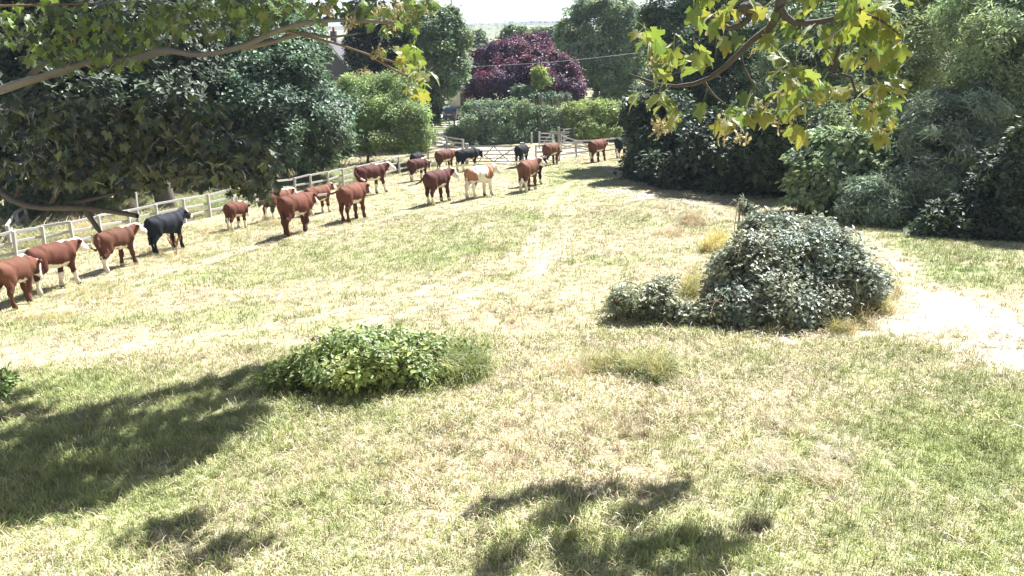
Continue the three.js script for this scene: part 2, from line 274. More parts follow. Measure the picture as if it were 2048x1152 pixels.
// ---------------------------------------------------------------- cattle: a field of tapered capsules, joined smoothly and meshed with surface nets
function meshField(prims, cell, K = 30) {
  const lo = [1e9, 1e9, 1e9], hi = [-1e9, -1e9, -1e9];
  for (const p of prims) for (let k = 0; k < 3; k++) { const a = [p.a.x, p.a.y, p.a.z][k], b = [p.b.x, p.b.y, p.b.z][k]; lo[k] = Math.min(lo[k], a - p.ra, b - p.rb); hi[k] = Math.max(hi[k], a + p.ra, b + p.rb); }
  for (let k = 0; k < 3; k++) { lo[k] -= 0.1; hi[k] += 0.1; }
  const n = lo.map((l, k) => Math.ceil((hi[k] - l) / cell) + 1), [nx, ny, nz] = n, sum = new Float32Array(nx * ny * nz);
  const dist = (p, x, y, z) => {
    const ux = p.b.x - p.a.x, uy = p.b.y - p.a.y, uz = (p.b.z - p.a.z) * p.sz, l = ux * ux + uy * uy + uz * uz, dx = x - p.a.x, dy = y - p.a.y, dz = (z - p.a.z) * p.sz;
    const t = clamp((dx * ux + dy * uy + dz * uz) / (l + 1e-9)); return Math.hypot(dx - ux * t, dy - uy * t, dz - uz * t) - (p.ra + (p.rb - p.ra) * t);
  };
  for (const p of prims) {
    if (p.sub) continue;
    const m = 0.16, r = [0, 0, 0].map((_, k) => { const a = [p.a.x, p.a.y, p.a.z][k], b = [p.b.x, p.b.y, p.b.z][k], rr = Math.max(p.ra, p.rb) + m; return [Math.max(0, Math.floor((Math.min(a, b) - rr - lo[k]) / cell)), Math.min(n[k] - 1, Math.ceil((Math.max(a, b) + rr - lo[k]) / cell))]; });
    const kk = p.k || K;
    for (let z = r[2][0]; z <= r[2][1]; z++) for (let y = r[1][0]; y <= r[1][1]; y++) for (let x = r[0][0]; x <= r[0][1]; x++) { const d = dist(p, lo[0] + x * cell, lo[1] + y * cell, lo[2] + z * cell); if (d < 0.22) sum[(z * ny + y) * nx + x] += Math.exp(-kk * d); }
  }
  const f = sum, subs = prims.filter((p) => p.sub); for (let i = 0; i < f.length; i++) f[i] = f[i] > 0 ? Math.max(-0.3, -Math.log(f[i]) / K) : 0.25;
  for (const p of subs) for (let z = 0; z < nz; z++) for (let y = 0; y < ny; y++) for (let x = 0; x < nx; x++) { const d = -dist(p, lo[0] + x * cell, lo[1] + y * cell, lo[2] + z * cell); if (d > -0.12) { const i = (z * ny + y) * nx + x, k = 0.05, h = Math.max(0, k - Math.abs(f[i] - d)) / k; f[i] = Math.max(f[i], d) + h * h * k * 0.25; } }
  const vid = new Int32Array(nx * ny * nz).fill(-1), pos = [], idx = [], at3 = (x, y, z) => (z * ny + y) * nx + x;
  const E = [[0, 1], [2, 3], [4, 5], [6, 7], [0, 2], [1, 3], [4, 6], [5, 7], [0, 4], [1, 5], [2, 6], [3, 7]];
  for (let z = 0; z < nz - 1; z++) for (let y = 0; y < ny - 1; y++) for (let x = 0; x < nx - 1; x++) {
    const v = []; let neg = 0; for (let c = 0; c < 8; c++) { v[c] = f[at3(x + (c & 1), y + (c >> 1 & 1), z + (c >> 2))]; if (v[c] < 0) neg++; }
    if (!neg || neg === 8) continue;
    let sx = 0, sy = 0, sz = 0, m = 0;
    for (const [a, b] of E) if ((v[a] < 0) !== (v[b] < 0)) { const t = v[a] / (v[a] - v[b]); sx += (a & 1) + ((b & 1) - (a & 1)) * t; sy += (a >> 1 & 1) + ((b >> 1 & 1) - (a >> 1 & 1)) * t; sz += (a >> 2) + ((b >> 2) - (a >> 2)) * t; m++; }
    vid[at3(x, y, z)] = pos.length / 3; pos.push(lo[0] + (x + sx / m) * cell, lo[1] + (y + sy / m) * cell, lo[2] + (z + sz / m) * cell);
  }
  const quad = (a, b, c, d, flip) => { if (a < 0 || b < 0 || c < 0 || d < 0) return; flip ? idx.push(a, c, b, b, c, d) : idx.push(a, b, c, b, d, c); };
  for (let z = 1; z < nz - 1; z++) for (let y = 1; y < ny - 1; y++) for (let x = 1; x < nx - 1; x++) {
    const s = f[at3(x, y, z)] < 0;
    if (s !== f[at3(x + 1, y, z)] < 0) quad(vid[at3(x, y - 1, z - 1)], vid[at3(x, y, z - 1)], vid[at3(x, y - 1, z)], vid[at3(x, y, z)], !s);
    if (s !== f[at3(x, y + 1, z)] < 0) quad(vid[at3(x - 1, y, z - 1)], vid[at3(x, y, z - 1)], vid[at3(x - 1, y, z)], vid[at3(x, y, z)], s);
    if (s !== f[at3(x, y, z + 1)] < 0) quad(vid[at3(x - 1, y - 1, z)], vid[at3(x, y - 1, z)], vid[at3(x - 1, y, z)], vid[at3(x, y, z)], !s);
  }
  const g = new THREE.BufferGeometry(); g.setAttribute('position', new THREE.Float32BufferAttribute(pos, 3)); g.setIndex(idx); g.computeVertexNormals();
  return { g, pos, dist };
}
function rot(p, o, ang) { const c = Math.cos(ang), s = Math.sin(ang), x = p.x - o.x, y = p.y - o.y; return V(o.x + x * c - y * s, o.y + x * s + y * c, p.z); }   // about the z axis
// x runs forward, y up; standing height 1.27 at the hips
function cowPrims(o) {
  const P = []; const add = (tag, a, b, ra, rb, sz = 1, k) => P.push({ tag, a, b, ra, rb, sz, k });
  const f = o.fat ?? 1;
  add('back', V(-0.70, 1.0, 0), V(-0.3, 0.985, 0), 0.23, 0.255, 0.98); add('back', V(-0.3, 0.985, 0), V(0.2, 0.95, 0), 0.255, 0.285, 0.98); add('back', V(0.2, 0.95, 0), V(0.56, 0.95, 0), 0.285, 0.27, 1.08);
  add('belly', V(-0.32, 0.91, 0), V(0.10, 0.865, 0), 0.225 * f, 0.265 * f, 0.92); add('belly', V(0.10, 0.865, 0), V(0.48, 0.86, 0), 0.265 * f, 0.23, 1.0);
  add('hip', V(-0.50, 1.165, 0.15), V(-0.50, 1.165, -0.15), 0.075, 0.075); add('hip', V(-0.86, 1.10, 0.09), V(-0.86, 1.10, -0.09), 0.07, 0.07);
  add('spine', V(-0.86, 1.195, 0), V(-0.2, 1.195, 0), 0.05, 0.05); add('spine', V(-0.2, 1.195, 0), V(0.55, 1.215, 0), 0.05, 0.055); 
  add('brisket', V(0.66, 0.76, 0), V(0.56, 0.60, 0), 0.15, 0.085, 1.15);
  for (const e of [-1, 1]) { P.push({ tag: 'back', a: V(-0.36, 1.06, e * 0.375), b: V(-0.38, 0.88, e * 0.375), ra: 0.105, rb: 0.105, sz: 1, sub: true }); P.push({ tag: 'back', a: V(0.3, 1.12, e * 0.4), b: V(0.34, 0.8, e * 0.42), ra: 0.115, rb: 0.115, sz: 1, sub: true }); P.push({ tag: 'back', a: V(0.78, 1.2, e * 0.34), b: V(0.74, 0.9, e * 0.37), ra: 0.12, rb: 0.11, sz: 1, sub: true }); add('shoulder', V(0.50, 1.13, e * 0.12), V(0.58, 0.9, e * 0.225), 0.1, 0.1); }
  if (o.udder !== false) add('belly', V(-0.36, 0.7, 0), V(-0.2, 0.68, 0), 0.075, 0.06);
  // legs: swing about hip and shoulder
  const hind = (z, sw) => {
    const h = V(-0.62, 1.0, z * 0.75); const J = [V(-0.64, 0.96, z * 0.8), V(-0.52, 0.70, z * 1.0), V(-0.78, 0.455, z * 0.85), V(-0.725, 0.14, z * 0.85), V(-0.675, 0.035, z * 0.86)].map((p) => rot(p, h, sw));
    if (sw > 0.12) { J[3] = rot(J[3], J[2], -sw * 0.6); J[4] = rot(J[4], J[2], -sw * 0.6); }
    add('ham', J[0], J[1], 0.205, 0.115, 1.3); add('ham', rot(V(-0.82, 0.96, z * 0.55), h, sw * 0.5), J[2].clone().lerp(J[1], 0.35), 0.13, 0.08, 1.1); add('thigh', J[1], J[2], 0.095, 0.052, 1.2); add('shank', J[2], J[3], 0.048, 0.039); add('shank', J[2], V(J[2].x - 0.03, J[2].y + 0.05, J[2].z), 0.045, 0.03); add('shank', J[3], J[4], 0.047, 0.05); add('hoof', J[4], V(J[4].x + 0.045, J[4].y - 0.012, J[4].z), 0.05, 0.04);
  };
  const fore = (z, sw, bend = 0) => {
    const h = V(0.5, 0.95, z); const J = [V(0.54, 0.93, z), V(0.46, 0.66, z), V(0.50, 0.375, z * 0.9), V(0.50, 0.13, z * 0.9), V(0.535, 0.035, z * 0.9)].map((p) => rot(p, h, sw));
    if (bend) { J[3] = rot(J[3], J[2], -bend); J[4] = rot(J[4], J[2], -bend * 1.15); }
    add('shoulder', J[0], J[1], 0.17, 0.105, 1.3); add('foreleg', J[1], J[2], 0.092, 0.058, 1.1); add('knee', J[2], V(J[2].x, J[2].y - 0.04, J[2].z), 0.06, 0.052); add('cannon', J[2], J[3], 0.05, 0.042); add('cannon', J[3], J[4], 0.046, 0.048); add('hoof', J[4], V(J[4].x + 0.045, J[4].y - 0.012, J[4].z), 0.05, 0.04);
  };
  const s = o.step; hind(-0.17, s[0]); hind(0.17, s[1]); fore(-0.155, s[2], s[4] || 0); fore(0.155, s[3], s[5] || 0);
  // neck and head
  const np = V(0.6, 1.0, 0), yaw = o.yaw || 0;
  const turn = (p, k) => { const q = p.clone().sub(np), c = Math.cos(yaw * k), sn = Math.sin(yaw * k); return V(np.x + q.x * c + q.z * sn, np.y + q.y, -q.x * sn + q.z * c); };
  const nb = o.neck ?? 0, hp = (o.head ?? 0);
  const N = (p) => rot(p, np, nb), poll = N(V(1.06, 1.2, 0)), H = (p) => turn(rot(N(p), poll, hp), 1);
  add('neck', np.clone(), turn(N(V(0.86, 1.09, 0)), 0.6), 0.255, 0.175, 1.25); add('neck', turn(N(V(0.86, 1.09, 0)), 0.6), H(V(1.05, 1.14, 0)), 0.175, 0.125, 1.15); add('throat', V(0.66, 0.84, 0), turn(N(V(0.92, 0.98, 0)), 0.7), 0.13, 0.09, 1.3);
  add('poll', H(V(1.07, 1.19, 0)), H(V(1.17, 1.15, 0)), 0.095, 0.095, 1); add('face', H(V(1.17, 1.14, 0)), H(V(1.40, 0.985, 0)), 0.09, 0.066, 1.05); add('cheek', H(V(1.10, 1.08, 0)), H(V(1.24, 0.99, 0)), 0.092, 0.066, 1.02); add('face', H(V(1.24, 0.99, 0)), H(V(1.36, 0.94, 0)), 0.066, 0.05, 1.05); add('muzzle', H(V(1.395, 0.965, 0)), H(V(1.43, 0.945, 0)), 0.073, 0.068, 0.95);
  for (const e of [-1, 1]) { add('ear', H(V(1.06, 1.20, e * 0.10)), H(V(1.02, 1.19, e * 0.20)), 0.028, 0.042, 1, 60); add('ear', H(V(1.02, 1.19, e * 0.20)), H(V(1.0, 1.165, e * 0.275)), 0.042, 0.012, 1, 60); }
  const tails = {
    hang: [[-0.9, 1.17, 0], [-0.985, 1.05, 0], [-0.985, 0.8, 0.01], [-0.96, 0.58, 0.02], [-0.955, 0.38, 0.02]],
    out: [[-0.9, 1.17, 0], [-1.0, 1.13, -0.06], [-1.08, 1.07, -0.24], [-1.12, 1.05, -0.48], [-1.12, 1.03, -0.8]],
    low: [[-0.9, 1.17, 0], [-1.0, 1.08, -0.05], [-1.08, 0.94, -0.2], [-1.13, 0.85, -0.42], [-1.15, 0.82, -0.72]],
    curl: [[-0.9, 1.17, 0], [-1.02, 1.04, 0.08], [-1.05, 0.84, 0.12], [-1.05, 0.74, -0.04], [-1.04, 0.82, -0.22], [-1.03, 0.92, -0.3]],
    swing: [[-0.9, 1.17, 0], [-1.02, 1.06, 0.05], [-1.04, 0.92, 0.2], [-1.0, 0.78, 0.4], [-0.94, 0.70, 0.55]],
  }[o.tail || 'hang'].map((a) => V(...a));
  for (let i = 0; i + 1 < tails.length; i++) { const last = i >= tails.length - 2; add(last ? 'tuft' : 'tail', tails[i], tails[i + 1], last ? 0.034 : 0.036 - 0.004 * i, last ? 0.046 : 0.032 - 0.003 * i, 1, 45); }
  return { P, eyes: [-1, 1].map((e) => H(V(1.215, 1.125, e * 0.088))) };
}
const BROWN = [0.125, 0.049, 0.031], DARKBROWN = [0.08, 0.029, 0.023], TAN = [0.4, 0.235, 0.14], BLACK = [0.011, 0.012, 0.017], WHITE = [0.74, 0.68, 0.6];
function coatColor(o, tag, x, y, z, seed) {
  const n = fbm(x * 4 + seed * 7.3, y * 4 + z * 5 + seed), m = fbm(x * 14 + seed, y * 14 + z * 11), base = o.coat, w = (n - 0.5) * 0.22;
  let white = 0;
  if (o.pied) white = (fbm(x * 2.6 + 1.7, y * 2.2 + z * 1.5 + 4.4) + 0.25 * (x > 0.9) + 0.22 * (y < 0.72) - 0.16 * (y > 0.75 && x < -0.45)) > 0.43 ? 1 : 0;
  else {
    if (tag === 'face' || tag === 'muzzle' || tag === 'poll' || tag === 'cheek') white = o.face === 'tip' ? (tag === 'muzzle') : 1;
    if (tag === 'ear') white = 0; if (tag === 'cheek' && !o.pied && o.crest !== 2) white = 0; if (tag === 'poll' && !o.crest) white = m > 0.6 ? 1 : 0; if ((tag === 'face') && Math.abs(z - (o.hz || 0)) > 9) white = 0;
    if (tag === 'neck' && Math.abs(z) < 0.085 + w * 0.4 && y > 1.08 + o.crest * 0.0) white = o.crest > 0;
    if ((tag === 'spine' || tag === 'back' || tag === 'shoulder') && x > 0.30 + w && Math.abs(z) < 0.09 + w * 0.4 && y > 1.15) white = o.crest > 0;
    if (tag === 'throat' || tag === 'brisket') white = (o.chest ?? 1) * (Math.abs(z) < 0.1 + w || y < 0.72);
    if (tag === 'belly' && y < 0.70 + w) white = o.bellyWhite ?? 1;
    if (tag === 'shank') white = y < (o.sock ?? 0.3) + w * 0.5; if (tag === 'cannon' || tag === 'knee') white = y < (o.sockF ?? o.sock ?? 0.25) + w * 0.5;
    if (tag === 'tuft') white = o.tip ?? 1;
  }
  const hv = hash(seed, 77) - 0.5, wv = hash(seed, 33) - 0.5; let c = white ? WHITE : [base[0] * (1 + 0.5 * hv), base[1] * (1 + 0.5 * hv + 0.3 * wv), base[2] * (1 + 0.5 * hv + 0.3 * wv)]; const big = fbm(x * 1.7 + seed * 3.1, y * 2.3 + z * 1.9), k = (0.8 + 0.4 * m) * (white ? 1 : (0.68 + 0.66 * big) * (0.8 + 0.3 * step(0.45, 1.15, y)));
  if (tag === 'hoof') { c = [0.07, 0.06, 0.05]; }
  if (tag === 'muzzle' && x > 0 && !o.pied && white && m > 0.9) c = [0.5, 0.34, 0.3];
  const dirt = white ? 1 - 0.35 * step(0.3, 0.02, y) : 1;
  return [c[0] * k * dirt, c[1] * k * dirt * (white && y < 0.3 ? 0.95 : 1), c[2] * k * dirt * (white && y < 0.3 ? 0.88 : 1)];
}
const hide = new THREE.MeshPhysicalMaterial({ vertexColors: true, roughness: 0.75, specularIntensity: 0.35, bumpMap: hideBump, bumpScale: 0.008 });
const eyeMat = std(0.01, 0.008, 0.006, 0.1);
const eyeGeo = new THREE.SphereGeometry(0.022, 8, 6);
let cowSeed = 1;
function cow(label, px, py, height, heading, o, cell = 0.026) {
  const p = land(px, py), local = p.distanceTo(EYE) / FL * Math.hypot(1, (576 - py) / FL), size = o.size ?? clamp(height * scaleAt(py, -p.z) / 1.30, 0.78, 1.12);
  const t = thing('cow', label, 'cow', p, 0, 'cattle walking along the fence');
  const ang = heading * Math.PI / 180 + Math.atan2(-p.x, -p.z);
  t.quaternion.copy(slopeTurn(p)).multiply(new THREE.Quaternion().setFromAxisAngle(V(0, 1, 0), ang)); t.scale.set(size * 0.9, size * 1.05, size * 0.97); t.position.y += 0.015;
  o.coat = o.coat || BROWN; o.crest = o.crest ?? 1; o.step = o.step || [0.2, -0.16, -0.16, 0.18]; const seed = cowSeed++;
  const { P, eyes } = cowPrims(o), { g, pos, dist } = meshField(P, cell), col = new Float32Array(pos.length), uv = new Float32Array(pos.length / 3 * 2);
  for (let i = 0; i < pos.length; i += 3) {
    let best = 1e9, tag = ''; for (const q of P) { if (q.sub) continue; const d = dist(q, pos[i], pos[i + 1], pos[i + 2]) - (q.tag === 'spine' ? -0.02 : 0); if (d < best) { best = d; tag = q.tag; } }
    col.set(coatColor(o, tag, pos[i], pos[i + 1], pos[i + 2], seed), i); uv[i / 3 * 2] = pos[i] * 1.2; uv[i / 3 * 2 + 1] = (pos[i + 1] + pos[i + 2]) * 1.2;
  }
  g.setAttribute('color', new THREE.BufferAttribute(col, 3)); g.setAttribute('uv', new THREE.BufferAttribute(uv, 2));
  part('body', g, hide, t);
  for (const e of eyes) part('eye', eyeGeo, eyeMat, t).position.copy(e);
  return t;
}
const walkA = [0.24, -0.2, -0.2, 0.22], walkB = [-0.22, 0.2, 0.24, -0.16, 0, 0.3], stand = [0.05, -0.06, 0.03, -0.04], walkC = [0.16, -0.26, 0.2, -0.2, 0, 0.45], slow = [0.12, -0.1, -0.1, 0.1];
const look = { neck: 0, head: 0 }, low = { neck: -0.45, head: -0.35 }, graze = { neck: -1.05, head: -0.35 };
const herd = [
  ['brown cow with white crest at the lower left edge, last of the line', 40, 611, 94, 60, { ...low, sock: 0.04, step: walkB, bellyWhite: 1, yaw: -0.15 }],
  ['brown cow with white face, crest and four white socks, second from the left edge', 116, 580, 92, 46, { ...look, neck: -0.05, sock: 0.42, sockF: 0.46, step: walkA, crest: 2 }],
  ['brown cow with white curled tail end, just behind a black cow by the white fence', 240, 537, 79, 52, { ...look, sock: 0.46, sockF: 0.1, step: walkA, tail: 'curl', crest: 2, yaw: -0.25 }],
  ['black cow with white nose beside a red-brown dock plant near the fence', 338, 502, 64, 46, { ...look, neck: 0.05, coat: BLACK, face: 'tip', crest: 0, bellyWhite: 0, chest: 0, sock: 0.02, tip: 0, step: slow, size: 0.98 }],
  ['small brown cow below the dangling leaves of the left tree', 475, 459, 55, 60, { ...low, sock: 0.4, sockF: 0.35, step: slow, size: 0.84 }],
  ['brown cow with broad white crest, half hidden by the left leaves close to the fence', 560, 437, 62, 46, { ...look, sock: 0.3, step: walkB, size: 0.92, crest: 2 }],
  ['large plain brown cow with brown legs, lowest of the middle group', 598, 468, 86, 57, { ...look, neck: -0.12, crest: 0, sock: 0.03, tip: 0, step: walkC, bellyWhite: 1 }, 0.022],
  ['brown cow with its back showing just above the large plain brown cow', 640, 428, 58, 50, { ...look, neck: 0.1, crest: 0, sock: 0.3, step: slow, size: 0.92 }],
  ['brown cow swishing its tail straight out, right of the large plain cow', 709, 441, 76, 62, { ...look, neck: -0.18, crest: 0, sock: 0.03, tail: 'out', step: [0.1, -0.05, -0.06, 0.1], yaw: -0.1 }, 0.022],
  ['dark red-brown cow with white belly and socks standing side-on by the fence rails', 747, 389, 60, 40, { ...look, coat: DARKBROWN, crest: 2, sock: 0.5, sockF: 0.42, step: walkA, tail: 'swing', yaw: -0.2 }],
  ['small brown cow with lowered head, below the black cow in the corner by the gate', 838, 361, 42, 48, { ...low, coat: DARKBROWN, sock: 0.4, step: slow, crest: 1 }],
  ['dark red-brown cow flicking its white-ended tail, left of the pied calf', 879, 406, 70, 60, { ...look, neck: -0.1, coat: DARKBROWN, crest: 2, sock: 0.34, sockF: 0.14, yaw: -0.3, tail: 'low', step: [0.08, -0.1, -0.08, 0.12] }, 0.022],
  ['cream and tan pied calf in the middle of the herd', 962, 394, 60, 50, { ...look, neck: -0.05, coat: TAN, pied: 1, step: [-0.16, 0.12, -0.08, 0.14] }, 0.022],
  ['brown cow with white crest seen from behind on the green slope', 1057, 382, 63, 71, { ...look, neck: 0.05, crest: 2, yaw: -0.4, sock: 0.48, sockF: 0.14, step: [0.06, -0.06, -0.05, 0.08] }, 0.022],
  ['black cow with white face directly behind the brown cow on the green slope', 1064, 371, 56, 50, { ...look, coat: BLACK, crest: 0, step: slow, size: 1.0 }],
  ['black cow with white hind leg seen from behind in front of the gate post', 1044, 333, 42, 72, { ...low, coat: BLACK, crest: 0, sock: 0.4, step: slow }],
  ['brown cow grazing with its head down beside the tall signpost', 1103, 330, 42, 60, { ...graze, sock: 0.08, crest: 0, step: stand }],
  ['plain brown cow walking off alone near the end of the rail fence', 1195, 324, 43, 60, { ...look, neck: -0.08, crest: 0, sock: 0.04, step: walkA }],
  ['black cow half hidden behind the dark thicket at the far right of the herd', 1246, 316, 40, 62, { ...look, coat: BLACK, crest: 0, sock: 0.35, step: slow }],
  ['black cow with only its back showing in the corner of the fence', 836, 345, 38, 70, { ...low, coat: BLACK, crest: 0, step: slow }],
  ['brown cow turning its white face back, just left of the black cow by the gate', 892, 341, 39, 46, { ...low, neck: -0.3, crest: 0, sock: 0.25, yaw: -0.4, step: stand }],
  ['black cow with white face, chest and belly standing side-on in front of the gate', 939, 341, 42, 36, { ...look, neck: -0.42, head: -0.15, coat: BLACK, crest: 0, chest: 1, sock: 0.45, sockF: 0.4, step: walkB }],
];
const cows = herd.map((h) => cow(...h));

// ---------------------------------------------------------------- fences and gates
function post(root, p, h, w, mat, R, cap = false) {
  const g = new RoundedBoxGeometry(w, h + 0.3, w, 1, 0.012).translate(0, (h - 0.3) / 2, 0), m = part('post', g, mat, root);
  m.position.copy(p); m.rotation.set((R() - 0.5) * 0.1, (R() - 0.5) * 0.3, (R() - 0.5) * 0.1); return m;
}
function railFence(name, label, pts, h, mat, opt = {}) {       // pts: where its posts stand
  const R = rng(opt.seed || 5), root = thing(name, label, 'fence', pts[0].clone()), o = pts[0];
  const tops = opt.rails || [0.95, 0.6, 0.27];
  pts.forEach((p, i) => {
    const q = p.clone().sub(o); post(root, q, h, opt.w || 0.11, mat, R);
    if (i + 1 < pts.length) tops.forEach((k) => {
      const b = pts[i + 1].clone().sub(o), dir = b.clone().sub(q).normalize(), off = V(dir.z, 0, -dir.x).normalize().multiplyScalar((opt.side ?? 1) * ((opt.w || 0.11) / 2 + 0.022));
      const j = () => (R() - 0.5) * 0.09;
      part('rail', bar(q.clone().addScaledVector(dir, 0.004).add(off).add(V(0, h * k + j(), 0)), b.clone().addScaledVector(dir, -0.004).add(off).add(V(0, h * k + j(), 0)), 0.038, opt.board || 0.1), mat, root);
    });
  });
  return root;
}
const L = (list) => list.map(([a, b]) => land(a, b));
const fenceLine = L([[-22, 534], [34, 521], [92, 509], [149, 497], [205, 484], [262, 471], [317, 458], [371, 446], [421, 434], [468, 423], [512, 413], [553, 404], [590, 396], [624, 389], [658, 382], [687, 375], [715, 368], [743, 361], [771, 354], [799, 347], [828, 341], [857, 336], [893, 331]]);
railFence('rail_fence', 'long pale three-rail wooden fence running up the left side of the pasture to the gate', fenceLine, 1.06, paleWood, { seed: 3 });
railFence('rail_fence', 'short pale wooden fence going away from the corner at the left edge', [land(24, 508), land(40, 478), land(60, 462)].map((p) => p), 1.1, paleWood, { seed: 4, board: 0.15 });
railFence('rail_fence', 'grey rail fence right of the five-bar gate behind the brown cows', L([[1072, 325], [1112, 320], [1153, 315], [1194, 311], [1237, 307], [1285, 303]]), 1.15, greyWood, { seed: 6 });
railFence('rail_fence', 'weathered rail fence at the foot of the hedge on the right', L([[1128, 287], [1148, 283], [1182, 279], [1212, 276], [1243, 273], [1275, 270]]), 1.25, greyWood, { seed: 7, rails: [0.92, 0.7, 0.48, 0.25], board: 0.09 });
railFence('rail_fence', 'short grey rail fence with a slanting top left of the metal gate', L([[866, 288], [893, 297], [926, 303]]), 1.0, greyWood, { seed: 8, w: 0.16 });
{ const p = land(278, 462), t = thing('wooden_post', 'tall grey wooden post standing behind the white fence at the left', 'post', p), R = rng(2); post(t, V(0, 0, 0), 1.75, 0.13, greyWood, R); part('post_cap', new THREE.ConeGeometry(0.1, 0.06, 4).rotateY(Math.PI / 4).translate(0, 1.782, 0), greyWood, t); }
{ const p = land(1063, 288), t = thing('wooden_post', 'single short post standing alone at the foot of the hedge', 'post', p), R = rng(3); post(t, V(0, 0, 0), 0.95, 0.14, greyWood, R); part('post_cap', new THREE.ConeGeometry(0.1, 0.05, 4).rotateY(Math.PI / 4).translate(0, 0.976, 0), greyWood, t); }
function barGate(label, a, b, h, mat, braces, opt = {}) {
  const R = rng(opt.seed || 1), t = thing(opt.name || 'field_gate', label, 'gate', a.clone()), e = b.clone().sub(a), u = e.clone().normalize(), up = V(0, 1, 0), P = (k, y, off = 0) => e.clone().multiplyScalar(k).add(V(0, y * h, 0)).add(V(-u.z, 0, u.x).multiplyScalar(off));
  for (const [k, s] of [[0, -1], [1, 1]]) { const m = post(t, e.clone().multiplyScalar(k).addScaledVector(u, s * 0.16), h + (opt.tall ?? 0.12), opt.post || 0.2, opt.postMat || mat, R); m.name = 'gate_post'; }
  for (const y of opt.bars || [0.98, 0.74, 0.52, 0.33, 0.15]) part('bar', opt.tube ? pipe(P(0.01, y), P(0.99, y), opt.tube) : bar(P(0.01, y), P(0.99, y), 0.035, y > 0.9 ? 0.1 : 0.075), mat, t);
  for (const k of [0.012, 0.988]) part('stile', opt.tube ? pipe(P(k, 0.1), P(k, 1.02), opt.tube) : bar(P(k, 0.08), P(k, 1.04), 0.06, 0.085), mat, t);
  for (const [x0, y0, x1, y1] of braces) part('brace', opt.tube ? pipe(P(x0, y0, 0.03), P(x1, y1, 0.03), opt.tube * 0.8) : bar(P(x0, y0, 0.038), P(x1, y1, 0.038), 0.03, 0.07), mat, t);
  return t;
}
function pipe(a, b, r) { const g = new THREE.CylinderGeometry(r, r, a.distanceTo(b), 8); const q = new THREE.Quaternion().setFromUnitVectors(V(0, 1, 0), b.clone().sub(a).normalize()); return g.applyQuaternion(q).translate(...a.clone().add(b).multiplyScalar(0.5)); }
barGate('grey five-bar wooden field gate with crossed braces in the middle of the far fence', land(938, 328), land(1040, 328), 1.2, greyWood, [[0.04, 0.98, 0.5, 0.15], [0.5, 0.15, 0.96, 0.98], [0.2, 0.15, 0.5, 0.98], [0.5, 0.98, 0.8, 0.15]], { seed: 11, tall: 0.2, post: 0.24 });
barGate('pale metal bar gate standing open in front of the farm track', land(874, 290), land(977, 288), 1.2, steel, [[0.33, 0.1, 0.33, 1], [0.66, 0.1, 0.66, 1]], { seed: 12, tube: 0.032, bars: [1, 0.82, 0.66, 0.5, 0.34, 0.16], postMat: greyWood, name: 'metal_gate' });
barGate('dark wooden gate across the shaded drive below the parked car', land(866, 258), land(906, 258), 1.2, darkWood, [[0.03, 0.15, 0.5, 0.95], [0.5, 0.95, 0.97, 0.15]], { seed: 13, name: 'drive_gate' });
barGate('small pale hand gate between the hedge and the signpost', land(1081, 297), land(1103, 298), 1.25, paleWood, [[0.03, 0.15, 0.97, 0.95]], { seed: 14, post: 0.15, tall: 0.1, name: 'hand_gate' });
{ // kissing-gate rails slanting down to the right of the signpost
  const a = land(1122, 303), b = land(1180, 306), t = thing('slanted_rail_fence', 'slanting grey rails running down to the right of the signpost', 'fence', a), e = b.clone().sub(a), R = rng(15);
  for (const k of [0, 0.5, 1]) post(t, e.clone().multiplyScalar(k), 1.3 - 0.72 * k, 0.1, greyWood, R);
  for (const y of [1.22, 0.86, 0.5]) part('rail', bar(V(0, y, 0.08), e.clone().add(V(0, y * 0.42, 0.08)), 0.038, 0.09), greyWood, t);
  part('rail', bar(V(0, 0.25, 0.11), e.clone().multiplyScalar(0.8).add(V(0, 0.9, 0.11)), 0.03, 0.07), greyWood, t);
}
{ // fingerpost
  const p = land(1118, 322), t = thing('footpath_signpost', 'tall wooden footpath signpost with two pointing arms beside the gate', 'signpost', p), R = rng(16);
  post(t, V(0, 0, 0), 2.25, 0.15, greyWood, R);
  const arm = (dir) => { const s = new THREE.Shape(); s.moveTo(0.08, -0.08); s.lineTo(0.52, -0.08); s.lineTo(0.62, 0); s.lineTo(0.52, 0.08); s.lineTo(0.08, 0.08); const g = new THREE.ExtrudeGeometry(s, { depth: 0.035, bevelEnabled: true, bevelSize: 0.006, bevelThickness: 0.006, bevelSegments: 1 }).translate(0, 1.86, -0.018); return dir < 0 ? g.rotateY(Math.PI) : g; };
  part('sign_arm', arm(1), greyWood, t); part('sign_arm', arm(-1), greyWood, t); part('bracket', box(0.14, 0.03, 0.05, 0.1, 2.15, 0.08), greyWood, t);
  const q = land(1107, 303), s = thing('notice_board', 'small blue-green notice on a short post at the hand gate', 'notice', q); post(s, V(0, 0, 0), 0.95, 0.08, greyWood, R);
  part('panel', new RoundedBoxGeometry(0.26, 0.34, 0.02, 1, 0.008).translate(0, 0.8, 0.055), std(0.1, 0.32, 0.34, 0.5), s); part('notice_sheet', box(0.18, 0.22, 0.006, 0, 0.8, 0.0682), std(0.6, 0.68, 0.62, 0.6), s);
}
patchMesh('concrete_apron', [[52, 488], [70, 470], [112, 463], [150, 466], [146, 482], [100, 492]], 0.012, std(0.75, 0.73, 0.7, 1, { map: stony.map }), 0.3);

